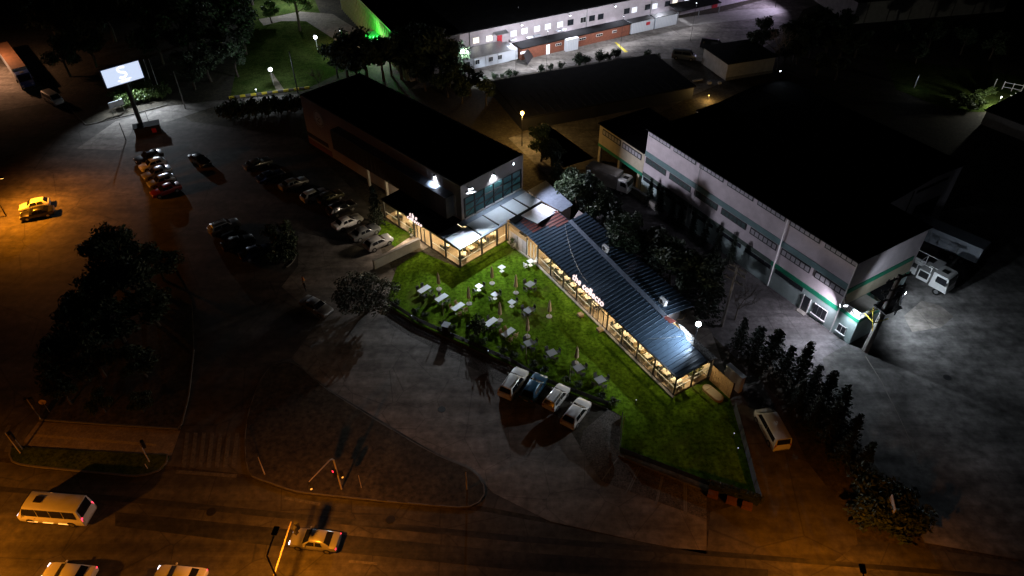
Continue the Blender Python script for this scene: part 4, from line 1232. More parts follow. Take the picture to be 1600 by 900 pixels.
def tree_meshes(kind, seed):
    rng = random.Random(seed)
    tr, cr = MB(), MB()
    if kind == 'round':
        h = 7.0
        pts = [Vector((0, 0, 0)), Vector((rng.uniform(-.2, .2), rng.uniform(-.2, .2), 1.6)), Vector((rng.uniform(-.4, .4), rng.uniform(-.4, .4), 3.2)), Vector((rng.uniform(-.5, .5), rng.uniform(-.5, .5), 5.4))]
        tr.path(pts, [.24, .19, .14, .05], 7)
        blobs = []
        for i in range(11):
            a = i * 2.4 + rng.uniform(-.4, .4)
            rr = rng.uniform(.8, 2.4)
            z = rng.uniform(2.9, 6.3) - .25 * rr
            c = Vector((rr * math.cos(a), rr * math.sin(a), z))
            s = pts[1].lerp(pts[3], rng.uniform(.2, .9))
            tr.path([s, s.lerp(c, .55) + Vector((0, 0, .2)), c], [.09, .06, .02], 5)
            blobs.append((c.x, c.y, c.z, rng.uniform(.85, 1.45), .75))
        blobs.append((0, 0, 5.8, 1.3, .9))
        leaf_cloud(cr, blobs, 2600, .24, rng)
    elif kind == 'conifer':
        tr.path([(0, 0, 0), (0, 0, 3.5), (.05, 0, 7.6)], [.2, .13, .02], 7)
        for i in range(15):
            z = .7 + i * .46
            r = 1.9 * (1 - z / 8.2) + .15
            for k in range(7):
                a = k * .9 + i * 1.7 + rng.uniform(-.3, .3)
                e = Vector((r * math.cos(a), r * math.sin(a), z - .25 * r)) * rng.uniform(.85, 1.1)
                if k % 2 == 0:
                    tr.path([(0, 0, z), e], [.035, .01], 4)
                leaf_cloud(cr, [(e.x * f, e.y * f, z + (e.z - z) * f, .34 * (1.15 - .4 * f), .6) for f in (.35, .65, .95)], 22, .19, rng)
        leaf_cloud(cr, [(0, 0, 7.5, .3, 1.6)], 24, .15, rng)
    elif kind == 'olive':
        for k in range(5):
            a = k * 1.26
            e = Vector((1.5 * math.cos(a), 1.5 * math.sin(a), 3.4))
            tr.path([(.15 * math.cos(a), .15 * math.sin(a), 0), Vector((.6 * math.cos(a), .6 * math.sin(a), 1.6)), e], [.13, .09, .03], 6)
        blobs = []
        for i in range(26):
            a = i * 2.4
            rr = 3.3 * math.sqrt((i + .5) / 26)
            blobs.append((rr * math.cos(a), rr * math.sin(a), 2.3 + rng.uniform(0, 2.0) * (1.15 - rr / 4), rng.uniform(.7, 1.15), .8))
        leaf_cloud(cr, blobs, 4200, .17, rng)
    elif kind == 'bush':
        for k in range(6):
            a = k * 1.05
            tr.path([(0, 0, 0), (.6 * math.cos(a), .6 * math.sin(a), 1.1)], [.05, .015], 5)
        leaf_cloud(cr, [(.75 * math.cos(i * 2.4) * (i % 3) / 2, .75 * math.sin(i * 2.4) * (i % 3) / 2, .6 + .17 * (i % 5), rng.uniform(.45, .7), .9) for i in range(9)], 750, .14, rng)
    elif kind == 'bare':
        def grow(p, d, L, r, lv):
            q = p + d * L
            tr.tube(p, q, r, r * .62, 5 if lv < 2 else 3)
            if lv >= 5:
                return
            for k in range(3 if lv else 4):
                nd = (d + Vector((rng.uniform(-.75, .75), rng.uniform(-.75, .75), rng.uniform(-.1, .5)))).normalized()
                grow(q, nd, L * rng.uniform(.62, .8), r * .6, lv + 1)
        grow(Vector((0, 0, 0)), Vector((0, 0, 1)), 2.6, .16, 0)
        leaf_cloud(cr, [(0, 0, 5.4, 2.2, .8)], 240, .09, rng)
    elif kind == 'tall':
        tr.path([(0, 0, 0), (.15, .1, 5), (-.1, .2, 10), (.1, 0, 14)], [.42, .34, .22, .06], 8)
        blobs = []
        for i in range(22):
            a = i * 2.4
            rr = rng.uniform(.8, 3.6)
            z = rng.uniform(6.5, 14.5) - .3 * rr
            c = Vector((rr * math.cos(a), rr * math.sin(a), z))
            tr.path([(0, 0, z - 1.5), c], [.11, .02], 5)
            blobs.append((c.x, c.y, c.z, rng.uniform(1.0, 1.8), .75))
        leaf_cloud(cr, blobs, 3600, .3, rng)
    return tr, cr
TREES = {}
VAR = {'round': 3, 'conifer': 2, 'olive': 1, 'bush': 3, 'bare': 1, 'tall': 2}
TM = {'round': M_LEAF, 'conifer': M_LEAFC, 'olive': M_LEAFO, 'bush': M_LEAF, 'bare': M_TWIG, 'tall': M_LEAF}
TN = {'round': "broadleaf_tree", 'conifer': "conifer_tree", 'olive': "olive_tree", 'bush': "shrub", 'bare': "bare_tree", 'tall': "tall_tree"}
cnt = [0]
def tree(kind, p, label, h=1.0, w=None, group=None, leaf=None):
    cnt[0] += 1
    v = cnt[0] % VAR[kind]
    lm = leaf or TM[kind]
    key = (kind, v, lm.name)
    if key not in TREES:
        tr, cr = tree_meshes(kind, 11 + v * 7 + len(kind))
        TREES[key] = (tr.mesh("trunk", M_BARKP if kind == 'bare' else M_BARK), cr.mesh("crown", lm))
    t = thing(TN[kind], label, "shrub" if kind == 'bush' else "tree", (p[0], p[1], 0), random.uniform(0, 6.28), group)
    t.scale = (w or h, w or h, h)
    link("trunk", TREES[key][0], t)
    link("crown", TREES[key][1], t)
    return t
tree('olive', G(575, 486), "bushy grey-green tree at the lawn corner beside the drive", 1.05, 1.12)
GI = "dark trees massed on the traffic island at the left"
for i, (px, py, k, h) in enumerate(((112, 632, 'round', .55), (165, 645, 'round', .45), (225, 645, 'round', .45), (105, 600, 'round', .85), (165, 590, 'round', .85), (230, 590, 'round', .7), (135, 550, 'round', 1.0), (195, 535, 'round', 1.0), (165, 500, 'round', 1.05), (225, 475, 'round', 1.05), (195, 455, 'round', 1.15), (250, 510, 'round', .9), (258, 440, 'round', .8), (190, 425, 'round', 1.1))):
    tree(k, G(px, py), ("low broad dark tree in the mass on the traffic island", "tall dark conifer at the far tip of the traffic island")[k == 'conifer'], h, h * 1.15, GI)
GC = "dark trees behind the long wing"
for px, py, k, h in ((868, 305, 'conifer', .8), (900, 335, 'round', .8), (968, 402, 'round', .8), (1020, 436, 'conifer', .85), (1060, 462, 'round', .85), (1090, 475, 'round', .8), (1105, 495, 'conifer', .9), (885, 318, 'round', .62), (915, 345, 'conifer', .85), (942, 352, 'round', .7), (955, 382, 'conifer', .8), (985, 398, 'round', .75), (1010, 420, 'conifer', .7), (1045, 445, 'round', .72), (1075, 458, 'round', .75), (1100, 470, 'conifer', .8), (1030, 412, 'round', .6), (925, 318, 'round', .5)):
    tree(k, G(px, py), ("rounded dark tree in the row behind the blue roofed wing", "pointed dark conifer in the row behind the blue roofed wing")[k == 'conifer'], h * 1.3, h * 1.3, GC)
GL = "dark conifers between lane and side lane"
for px, py, h in ((1152, 545, .75), (1175, 560, .8), (1200, 572, .95), (1222, 590, .8), (1245, 596, .95), (1262, 620, .85), (1285, 628, .8), (1305, 650, .8), (1240, 640, .7), (1290, 680, .8), (1325, 690, .75), (1265, 665, .7), (1340, 740, .75), (1310, 720, .7)):
    tree('conifer', G(px, py), "dark conifer in the thicket between the concrete lane and the white van", h * .82 + .05 * math.sin(px), h * (1.05 + .2 * math.sin(py)), GL)
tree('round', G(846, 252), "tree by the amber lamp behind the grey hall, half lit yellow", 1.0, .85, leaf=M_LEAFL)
tree('round', G(862, 262), "smaller dark tree beside the amber lit tree", .75, .75)
GH = "tall trees behind the grey hall"
for px, py, h in ((528, 122, 1.0), (545, 128, 1.5), (574, 126, 1.55), (600, 126, 1.35), (628, 124, 1.5), (655, 128, 1.55), (690, 136, 1.7), (703, 134, 1.2), (672, 124, 1.5), (640, 114, 1.4), (612, 118, 1.1), (665, 142, 1.0), (700, 152, 1.0), (735, 150, .9), (722, 162, .8), (760, 165, .8)):
    tree('round', G(px, py), "tree in the dark row standing behind the grey hall's roof", h, h, GH)
GP = "park trees in the dark upper left"
for px, py, k, h in ((100, 40, 'tall', .8), (150, 30, 'tall', .8), (200, 25, 'tall', .85), (250, 20, 'tall', .8), (300, 15, 'tall', .8), (350, 8, 'tall', .8), (395, 8, 'round', 1.2), (130, 75, 'round', 1.3), (180, 65, 'round', 1.4), (235, 62, 'round', 1.4), (290, 55, 'round', 1.4), (340, 50, 'round', 1.3), (375, 45, 'round', 1.2), (150, 105, 'round', 1.1), (255, 100, 'round', 1.2), (300, 92, 'round', 1.2), (345, 90, 'round', 1.2), (385, 85, 'round', 1.0), (110, 120, 'round', .9), (330, 128, 'round', .9), (372, 120, 'round', .8), (95, 72, 'round', 1.2), (70, 45, 'tall', .7), (305, 140, 'round', .8)):
    h *= 1.35
    tree(k, G(px, py), ("round dark tree in the park beyond the billboard", "very tall dark tree at the back of the park")[k == 'tall'], h, h, GP)
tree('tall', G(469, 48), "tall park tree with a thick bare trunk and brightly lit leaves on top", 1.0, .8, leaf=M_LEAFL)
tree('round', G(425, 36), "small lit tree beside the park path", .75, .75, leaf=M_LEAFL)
tree('bare', G(1212, 110), "leafless pale tree at the warehouse roof corner", 1.1, 1.1)
tree('bare', G(500, 140), "small leafless tree on the park lawn by the striped kerb", .5, .6)
tree('bare', G(1148, 500), "thin leafless tree beside the utility pole behind the wing", .7, .7)
tree('conifer', G(590, 352), "single conifer beside the glass pergola's far corner", .85, .8)
tree('bush', G(747, 522), "dark sapling with sparse leaves on the lawn between the tables", 1.6, 1.1)
GB_ = "shrubs along the edge of the factory yard"
for px, py, h in ((742, 128, 1.0), (756, 126, .9), (772, 124, 1.1), (784, 122, .8), (797, 120, 1.3), (805, 119, 1.0), (845, 113, 1.3), (860, 110, 1.2), (876, 107, 1.2), (905, 102, 2.2), (915, 100, 1.5), (936, 97, 2.0), (950, 94, 1.4), (962, 90, 1.6), (966, 88, 1.3), (1010, 92, 1.6), (1025, 95, 1.4), (700, 133, 1.8), (712, 131, 1.4)):
    tree('bush', G(px, py), "shrub at the yard edge opposite the brick block", h * .7, h * .65, GB_)
GHg = "shrubs of the dark hedge by the striped kerb"
for i in range(13):
    x = 350 + i * 10
    tree('bush', G(x, 184 - (x - 350) * .10 + (i % 2) * 3), "dark shrub in the backlit hedge below the striped kerb", 1.5 + .3 * (i % 3), 1.5, GHg)
GBb = "shrubs lit from behind the billboard"
for px, py in ((196, 168), (206, 164), (216, 160), (226, 158), (236, 156), (246, 154), (257, 151), (212, 150), (222, 147), (234, 145), (200, 152), (186, 160)):
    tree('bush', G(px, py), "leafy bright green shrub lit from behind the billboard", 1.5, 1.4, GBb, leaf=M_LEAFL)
GR = "trees and scrub behind the warehouse at the upper right"
for px, py, k, h in ((1225, 100, 'round', .7), (1245, 100, 'round', .8), (1252, 70, 'round', 1.0), (1280, 60, 'round', 1.0), (1310, 62, 'round', 1.0), (1240, 95, 'round', 1.0), (1265, 90, 'round', 1.1), (1290, 85, 'round', 1.1), (1310, 95, 'round', .9), (1335, 90, 'round', .9), (1275, 118, 'round', .7), (1305, 125, 'round', .7), (1190, 75, 'round', 1.0), (1175, 88, 'round', .8), (1230, 70, 'round', .8), (1400, 80, 'round', .9), (1450, 75, 'round', .9), (1500, 85, 'round', .9), (1545, 95, 'round', .9), (1430, 100, 'round', .7)):
    tree(k, G(px, py), "dark tree in the scrub behind the warehouse roof", h, h, GR)
for px, py in ((1488, 168), (1500, 160), (1512, 165), (1522, 158), (1535, 152), (1545, 148), (1530, 165), (1515, 172)):
    tree('bush', G(px, py), "low green scrub lit beside the dark shed roof", .9, 1.1, "lit scrub at the far right", leaf=M_LEAFL)
GS = "dark bushes at the lower right road bend"
for px, py in ((1346, 812), (1352, 795), (1360, 815), (1375, 822), (1400, 826), (1365, 775), (1388, 805), (1420, 826), (1345, 770), (1400, 790)):
    tree('bush', G(px, py), "dark bush around the pale sign at the lower right bend", 1.6, 1.7, GS)
GK = "shrubs in the planted kerb bed of the car park"
for px, py in ((446, 365), (452, 380), (455, 395), (450, 408), (440, 398), (436, 382), (425, 372), (430, 410)):
    tree('bush', G(px, py), "dark shrub in the kerbed bed beside the parked cars", 1.2, 1.2, GK)
GW = "young conifers along the warehouse lane"
for t_, m_ in ((-33, -1.2), (-30.5, -1.3), (-28, -1.1), (-26, -1.4), (-23.5, -1.2), (-21, -1.3), (-18.5, -1.3), (-16, -1.2)):
    tree('conifer', WH.w(t_, m_), "slim conifer standing against the warehouse's dark lower wall", .62, .42, GW)
GFr = "shrubs along the lawn fence"
for i in range(22):
    f = i / 21
    p = G(615, 480).lerp(G(955, 634), f)
    if i % 3 != 1:
        tree('bush', (p.x + .35, p.y + .45), "low dark shrub in the hedge along the lawn fence", .42, .6, GFr)

ORD = "first second third fourth fifth sixth seventh eighth ninth tenth eleventh twelfth thirteenth fourteenth fifteenth sixteenth seventeenth eighteenth nineteenth twentieth".split()
rows = {}
for o in list(bpy.data.objects):
    if o.get('category') in ('tree', 'shrub'):
        rows.setdefault(o['label'], []).append(o)
for lb_, os_ in rows.items():
    if len(os_) < 2:
        continue
    os_.sort(key=lambda o: o.location.x / o.location.y)
    n = len(os_)
    for i, o in enumerate(os_):
        e = "%s from the left" % ORD[i] if i < (n + 1) // 2 else ("%s from the right" % ORD[n - 1 - i])
        o['label'] = " ".join(lb_.split()[:11]) + ", " + e

# ------------------------------------------------------------------ tables, chairs, parasols
def table_proto(lx, ly, top, label, cat="table", name="lawn_table", white=True):
    t = thing(name, label, cat)
    MB().box((0, 0, .735), (lx, ly, .04)).obj("tabletop", top, t, bevel=.008)
    if lx > 1.2:
        for s in (1, -1):
            MB().box((s * lx * .36, 0, .37), (.08, .08, .70)).obj("leg", M_BLACK, t)
            MB().box((s * lx * .36, 0, .03), (.1, ly * .75, .04)).obj("foot", M_BLACK, t)
    else:
        MB().box((0, 0, .37), (.09, .09, .70)).obj("leg", M_STEELW if white else M_BLACK, t)
        MB().box((0, 0, .03), (.5, .5, .04)).obj("foot", M_STEELW if white else M_BLACK, t)
    return t
def chair_proto(m):
    t = thing("chair", "chair", "chair")
    MB().box((0, 0, .44), (.46, .46, .05)).obj("seat", m, t, bevel=.015)
    MB().box((-.22, 0, .68), (.05, .44, .42), ry=-.15).obj("backrest", m, t, bevel=.015)
    lg = MB()
    for sx in (-.19, .19):
        for sy in (-.19, .19):
            lg.box((sx, sy, .21), (.035, .035, .42))
    for sy in (-.19, .19):
        lg.box((0, sy, .12), (.35, .03, .03))
    for sx in (-.19, .19):
        lg.box((sx, 0, .2), (.03, .35, .03))
    lg.obj("leg_frame", m, t)
    return t
CH = {'dark': chair_proto(M_CHAIR), 'rattan': chair_proto(M_RATTAN), 'white': chair_proto(M_STEELW)}
USED = set()
def chair(kind, p, rz, label, group):
    if kind not in USED:
        USED.add(kind)
        c = CH[kind]
        c.location = p if len(p) == 3 else (p[0], p[1], .024)
        c.rotation_euler = (0, 0, rz)
        c['label'], c['group'] = label, group
        return c
    return dup(CH[kind], p if len(p) == 3 else (p[0], p[1], .024), rz, label, group)
PT = {'long': table_proto(1.75, .8, M_TABLE, ""), 'square': table_proto(.8, .8, M_TABLE, ""), 'grey': table_proto(1.1, .95, M_TABLED, "", white=False)}
LT = [  # kind, pixel of the top, rotation, chair kind, number, label
    ('long', (662.8, 451.6), 47, 'dark', 4, "long pale table nearest the bushy tree on the lawn"),
    ('long', (690, 465), 47, 'dark', 4, "long pale table second from the bushy tree, by a thin stake"),
    ('long', (715.6, 479), 47, 'rattan', 4, "long pale table with wicker chairs next to the dark sapling"),
    ('square', (748.3, 447), 45, 'dark', 2, "small square table straight below the pergola's corner post"),
    ('square', (773.2, 460), 45, 'dark', 2, "small square table between three folded parasols mid lawn"),
    ('square', (799.6, 472), 45, 'dark', 1, "small square table nearest the round of dark chairs"),
    ('square', (784, 417.4), 45, 'dark', 0, "bright square pedestal table standing alone close to the pergola"),
    ('long', (767, 503), 47, 'dark', 4, "long pale table just right of the dark sapling"),
    ('long', (794.4, 519), 47, 'rattan', 4, "long grey table with wicker chairs past the sapling's table"),
    ('grey', (828, 444), 45, 'dark', 4, "dark table ringed by dark chairs near the wing's glass front"),
    ('grey', (826, 484.4), 45, 'dark', 3, "small dark table between two parasols beside the open lawn"),
    ('grey', (826.7, 535.6), 30, 'dark', 4, "dim grey table with dark chairs under the middle parasol"),
    ('grey', (862, 551), 30, 'dark', 4, "dim grey table with dark chairs in the shade above the off-roader"),
    ('grey', (904.4, 574.4), 30, 'dark', 4, "dim grey table below the last folded parasol"),
    ('grey', (937.8, 593.3), 30, 'dark', 4, "dim grey table farthest down the lawn by the fence"),
    ('square', (829, 408), 32, 'white', 2, "white low table beside the glazed door of the white wall"),
]
def side_of(a):
    """which way a chair lies from its table, by landmarks"""
    return ("wing side", "wing and pergola side", "pergola side", "pergola and tree side", "tree side", "tree and fence side", "fence side", "fence and wing side")[round(a / (math.pi / 4)) % 8]
seen = set()
for kind, px, rot, ck, n, lbl in LT:
    p = G(px[0], px[1], .75)
    if kind not in seen:
        t = PT[kind]
        t.location, t.rotation_euler = (p.x, p.y, .024), (0, 0, R(rot))
        t['label'] = lbl
        seen.add(kind)
    else:
        t = dup(PT[kind], (p.x, p.y, .024), R(rot), lbl)
    t['group'] = "tables on the lawn"
    if kind == 'long':
        sp = [(.45, .75, -90), (-.45, .75, -90), (.45, -.75, 90), (-.45, -.75, 90)]
    else:
        r = .72 if kind == 'square' else .85
        sp = [(r, 0, 180), (-r, 0, 0), (0, r, -90), (0, -r, 90)]
    for (x, y, a) in sp[:n]:
        c, s = math.cos(R(rot)), math.sin(R(rot))
        j = random.uniform(-.08, .08)
        chair(ck, (p.x + c * (x + j) - s * y, p.y + s * (x + j) + c * y), R(rot + a) + random.uniform(-.15, .15),
              {"dark": "dark chair", "rattan": "wicker chair", "white": "white chair"}[ck] + " at the " + " ".join(lbl.split()[:8]) + ", " + side_of(math.atan2(s * x + c * y, c * x - s * y)), "chairs on the lawn")
chair('white', G(803, 388), R(200), "white chair standing alone at the foot of the white entrance wall", "chairs on the lawn")
for px in ((907, 494), (937, 517)):
    tag(MB().box((0, 0, .2), (.7, .7, .38)).obj("pouf", M_RATTAN, None, (*G(*px), .024), R(30), bevel=.1), ("wicker cube seat on the grass outside the sign's glass bay", "wicker cube seat on the grass below the wing's glass door")[px[0] > 920], "pouf")
# folded parasols
def parasol():
    t = thing("folded_parasol", "", "parasol")
    MB().path([(0, 0, .05), (0, 0, 3.0)], .03, 6).obj("pole", M_WOOD, t)
    MB().lathe([(.05, 1.0), (.26, 1.08), (.24, 1.5), (.17, 2.0), (.19, 2.25), (.10, 2.7), (.03, 2.95)], 9).obj("canopy", M_CANVAS, t)
    MB().lathe([(.165, 0), (.195, .02), (.195, .05), (.175, .06)], 9, (0, 0, 1.95)).obj("strap", M_CANVAS, t)
    MB().lathe([(.38, 0), (.38, .07), (.08, .1)], 12).obj("base", M_WALL, t)
    return t
up_ = None
for px, lbl in (((769, 443), "folded tan parasol next to the lone bright pedestal table"), ((686, 452), "folded tan parasol between the first two long tables"), ((733, 475), "folded tan parasol behind the wicker-chaired table by the sapling"),
                ((806, 458), "folded tan parasol between a square table and the ring of dark chairs"), ((781, 501), "folded tan parasol at the long table right of the sapling"), ((858, 495), "folded tan parasol alone on the open lawn near the wing"),
                ((824, 526), "folded tan parasol over the dim table mid fence side"), ((900, 568), "folded tan parasol tallest against the dim lawn above the last tables")):
    p = G(*px)
    if up_ is None:
        up_ = parasol()
        up_.location = (p.x, p.y, .024)
        up_['label'], up_['group'] = lbl, "folded parasols on the lawn"
    else:
        o = dup(up_, (p.x, p.y, .024), random.uniform(0, 3), lbl)
        o.scale = (1, 1, random.uniform(.92, 1.08))
for px, lbl in (((693, 494), "thin garden stake beside the second long table"), ((822, 567), "thin garden stake near the dim table by the fence"), ((890, 597), "thin garden stake above the white rounded hatchback"), ((972, 676), "thin grey post at the step of the lawn fence")):
    t = thing("garden_stake", lbl, "stake", (*G(*px), 0), 0, "thin stakes on the lawn")
    MB().path([(0, 0, 0), (0, 0, 2.6)], .025, 5).obj("pole", M_POLEP, t)
    MB().lathe([(.03, 0), (.07, .04), (.03, .12)], 7, (0, 0, 2.56)).obj("cap", M_POLEP, t)

# ---- seats inside the glass
IT = table_proto(1.1, .8, M_TABLEI, "", name="dining_table", white=False)
it_used = [False]
def indoor(fr, x, y, rz, lbl, n=4, ck='dark'):
    p = fr.w(x, y)
    if not it_used[0]:
        it_used[0] = True
        t = IT
        t.location, t.rotation_euler = (p.x, p.y, .14), (0, 0, fr.a + rz)
        t['label'] = lbl
    else:
        t = dup(IT, (p.x, p.y, .14), fr.a + rz, lbl)
    t['group'] = "dining tables behind the glass"
    for (dx, dy, a) in ((.3, .68, -90), (-.3, .68, -90), (.3, -.68, 90), (-.3, -.68, 90))[:n]:
        c, s = math.cos(rz), math.sin(rz)
        q = fr.w(x + c * dx - s * dy, y + s * dx + c * dy)
        chair(ck, (q.x, q.y, .14), fr.a + rz + R(a) + random.uniform(-.2, .2), ("wicker" if ck == 'rattan' else "dark") + " chair at the " + lbl, "chairs behind the glass")
    v = thing("table_vase", "small pot plant on the " + lbl, "plant", (p.x, p.y, .90), 0, "pot plants on the dining tables")
    MB().lathe([(.05, 0), (.08, .1), (.07, .16)], 8).obj("pot", M_WHITE, v)
    b = MB()
    leaf_cloud(b, [(0, 0, .3, .16, 1)], 26, .07, random)
    b.obj("leaves", M_LEAFL, v)
bays = ["second", "third", "fourth", "fifth", "sixth", "seventh", "eighth", "ninth"]
for i, x in enumerate((2.0, 4.9, 7.9, 10.9, 17.2, 20.0, 22.9, 26.0)):
    indoor(WF, x - .65, 1.15, 0 if i % 2 else R(90), "first table by the glass, %s wing bay from the pergola" % bays[i], ck='rattan' if i % 3 == 0 else 'dark')
    indoor(WF, x + .85, 1.25, R(90), "second table by the glass, %s wing bay from the pergola" % bays[i], ck='rattan' if i % 3 == 2 else 'dark')
    if i != 3:
        indoor(WF, x + .5, 3.6, R(90) if i % 2 else 0, "table at the back, %s wing bay from the pergola" % bays[i])
for i, (x, y, l) in enumerate(((-1.3, 1.5, "dining table behind the pergola's lawn corner post"), (-1.6, 3.3, "dining table in the corner bay of the pergola's lawn front"), (-1.5, 5.4, "dining table in the middle bay of the pergola's lawn front"), (-1.6, 7.8, "dining table where the pergola meets the white wall"),
                               (-4.4, 1.5, "dining table in the first bay round the pergola corner"), (-12.0, 1.5, "dining table left of the pergola's lit entrance sign"), (-15.2, 1.5, "dining table in the far end bay of the pergola"), (-4.0, 3.4, "dining table deep inside the pergola corner"), (-2.9, 4.7, "dining table inside the pergola behind its middle bay"), (-3.0, 6.9, "dining table inside the pergola near its inner wall"), (-5.6, 3.2, "dining table inside the pergola beside the door"), (-13.4, 3.2, "dining table deep inside the pergola's car park end"))):
    indoor(PG, x, y, R(45) if i % 3 == 0 else 0, l, 4, 'rattan' if i % 2 else 'dark')
# potted plants by the entrance wall and at the wing's end
def potted(p, lbl, h=1.2):
    t = thing("potted_plant", lbl, "plant", (*p, .14))
    MB().lathe([(.18, 0), (.26, .4), (.24, .44)], 10).obj("pot", M_WALL, t)
    b = MB()
    leaf_cloud(b, [(0, 0, .44 + h * .4, h * .38, 1.3), (0, 0, .44 + h * .75, h * .25, 1)], 130, .13, random)
    b.obj("leaves", M_LEAFL, t)
potted(WF.w(27.4, 4.2), "leafy pot plant inside the glass end wall of the wing", 1.6)
potted(WF.w(27.2, 3.4), "yellow-lit pot plant beside the end wall's middle post", 1.2)
potted(PG.w(-9.9, -.5), "leafy pot plant left of the pergola's entrance door", 1.4)
potted(WF.w(-4.6, -1.1), "dark pot plant against the white entrance wall", 1.3)
# illuminated letters
def letters(name, label, text, fr, x0, x1, y, z, size, m, out=.0):
    c = bpy.data.curves.new("letter", 'FONT')
    c.body = text
    c.size = 1
    o = bpy.data.objects.new("letter", c)
    COL.objects.link(o)
    bpy.context.view_layer.update()
    width = o.dimensions.x
    sx = (x1 - x0) / width
    bpy.data.objects.remove(o)
    t = thing(name, label, "sign", fr.w(x0, y, z), fr.a)
    dx = 0
    for i, chh in enumerate(text):
        cc = bpy.data.curves.new("letter", 'FONT')
        cc.body = text[:i + 1]
        cc.size = 1
        tmp = bpy.data.objects.new("letter", cc)
        COL.objects.link(tmp)
        bpy.context.view_layer.update()
        w = tmp.dimensions.x
        bpy.data.objects.remove(tmp)
        if chh != ' ':
            c1 = bpy.data.curves.new("letter", 'FONT')
            c1.body = chh
            c1.size = size
            c1.extrude = .06
            c1.offset = .006
            c1.resolution_u = 3
            tmp = bpy.data.objects.new("letter", c1)
            COL.objects.link(tmp)
            bpy.context.view_layer.update()
            me = bpy.data.meshes.new_from_object(tmp.evaluated_get(bpy.context.evaluated_depsgraph_get()))
            lw = max(v.co.x for v in me.vertices)
            me.name = "letter"
            bpy.data.objects.remove(tmp)
            me.materials.clear()
            me.materials.append(m)
            lo = link("letter", me, t, (w * sx - lw, 0, 0))
            lo.rotation_euler = (R(78), 0, 0)
    MB().box(((x1 - x0) / 2, .06, -.03), (x1 - x0 + .2, .08, .06)).obj("rail", M_BLACK, t)
    return t
sg = letters("letter_sign", "lit letters reading the collecto along the eave of the blue roof", "the collecto", WF, 8.35, 14.75, -.12, 3.12, 1.3, M_SIGN)
lamp("sign_glow", 'POINT', WF.w(11.5, -.9, 3.6), 180, (1, .78, .68), sg, .5)
sg2 = letters("letter_sign", "smaller lit word the above the pergola's car park entrance", "the", PG, -10.4, -8.6, -.25, 3.62, .85, M_SIGN)
sg3 = letters("letter_sign", "smaller lit word collecto above the pergola's car park entrance", "collecto", PG, -10.9, -7.6, -.25, 2.95, .75, M_SIGN)
lamp("sign_glow", 'SPOT', PG.w(-9.2, -.75, 3.5), 1500, (1, .80, .62), sg3, .4, (*PG.w(-9.2, -7), 0), 165)
# cable lying over the blue roof, roof units
def roof_path(pts, lbl, r=.025):
    q = [on_roof(*p) for p in pts]
    t = thing("cable", lbl, "cable", WF.o, WF.a)
    MB().path(smooth_pts(q, 4, False), r, 5).obj("line", M_STEEL, t)
roof_path([(883, 351), (885, 365), (889, 382), (894, 398), (901, 415), (909, 430), (918, 442)], "pale cable sagging across the blue roof above the letters")
roof_path([(1012, 530), (1030, 530), (1050, 528), (1068, 526)], "thin pale cable lying on the brightly lit end of the blue roof")
for px, z, lbl in (((946, 391), 4.1, "boxy air conditioner at the roof ridge halfway along the wing"), ((1036, 474), 4.1, "boxy air conditioner at the ridge near the red roof patch")):
    p = G(px[0], px[1], z)
    t = thing("air_conditioner", lbl, "air conditioner", (p.x, p.y, z - .15), WF.a + R(90), "air conditioners on the ridge")
    MB().box((0, 0, .45), (.4, 1.0, .8)).obj("casing", M_STEELW, t, bevel=.02)
    MB().tube((-.21, .12, .45), (-.23, .12, .45), .3, n=14).obj("fan_grille", M_DARK, t)
    for s in (-.35, .35):
        MB().box((0, s, .03), (.5, .06, .06)).obj("foot", M_STEEL, t)
# ---- walls and fences
p0, p1 = G(609, 407), G(653, 386)
d = p1 - p0
t = thing("concrete_wall", "low plain concrete wall between the drive and the lawn by the entrance", "wall", p0, math.atan2(d.y, d.x))
MB().prism([(-2.6, 0), (d.length + .2, 0), (d.length + .2, -.35), (-2.6, -.35)], 0, 1.45).obj("wall_body", M_WALL, t)
MB().prism([(-2.65, .04), (d.length + .25, .04), (d.length + .25, -.4), (-2.65, -.4)], 1.45, 1.53).obj("coping", M_KERB, t)
p0, p1 = G(1108, 594), G(1140, 623)
d = p1 - p0
t = thing("wooden_fence", "tan plank fence screening the end of the glass wing", "fence", p0, math.atan2(d.y, d.x))
nP = 11
for k in range(nP):
    MB().box(((k + .5) * d.length / nP, 0, 1.25), (d.length / nP - .03, .05, 2.4 + (k % 3) * .01)).obj("plank", M_WOOD, t)
for k in (0, .5, 1):
    MB().box((k * d.length, .09, 1.25), (.1, .12, 2.5)).obj("fence_post", M_BLACK, t)
for z in (.5, 2.0):
    MB().box((d.length / 2, .06, z), (d.length, .06, .08)).obj("rail", M_BLACK, t)
p = G(1139, 590, 2.4)
t = thing("storage_box", "white topped box standing behind the plank fence", "box", (*G(1143, 612), 0), math.atan2(d.y, d.x))
MB().box((-.6, .65, 1.25), (2.4, .5, 2.4)).obj("body", M_STEELW, t)
MB().box((-.6, .65, 2.49), (2.5, .6, .08)).obj("lid", M_WHITEP, t)
oa, ob_ = G(1103, 602), G(1129, 624)
od = ob_ - oa
oh, ol = .58, od.length / 2 - .45
oc = (oa + ob_) / 2
t = thing("oval_board", "tan round-ended board lying on the grass by the plank fence", "board", (oc.x - .25, oc.y - .3, .03), math.atan2(od.y, od.x))
rr = [(oh * math.cos(a) + ol, oh * math.sin(a)) for a in [math.pi * (-.5 + i / 10) for i in range(11)]] + [(oh * math.cos(a) - ol, oh * math.sin(a)) for a in [math.pi * (.5 + i / 10) for i in range(11)]]
MB().prism(rr, 0, .3).obj("board_body", M_WOOD, t)
MB().prism([(x * .95, y * .9) for x, y in rr], .3, .33).obj("board_top", M_CREAM, t)
MB().box((-ol * .8, 0, .335), (.08, 1.0, .03)).obj("groove", M_WOOD, t)
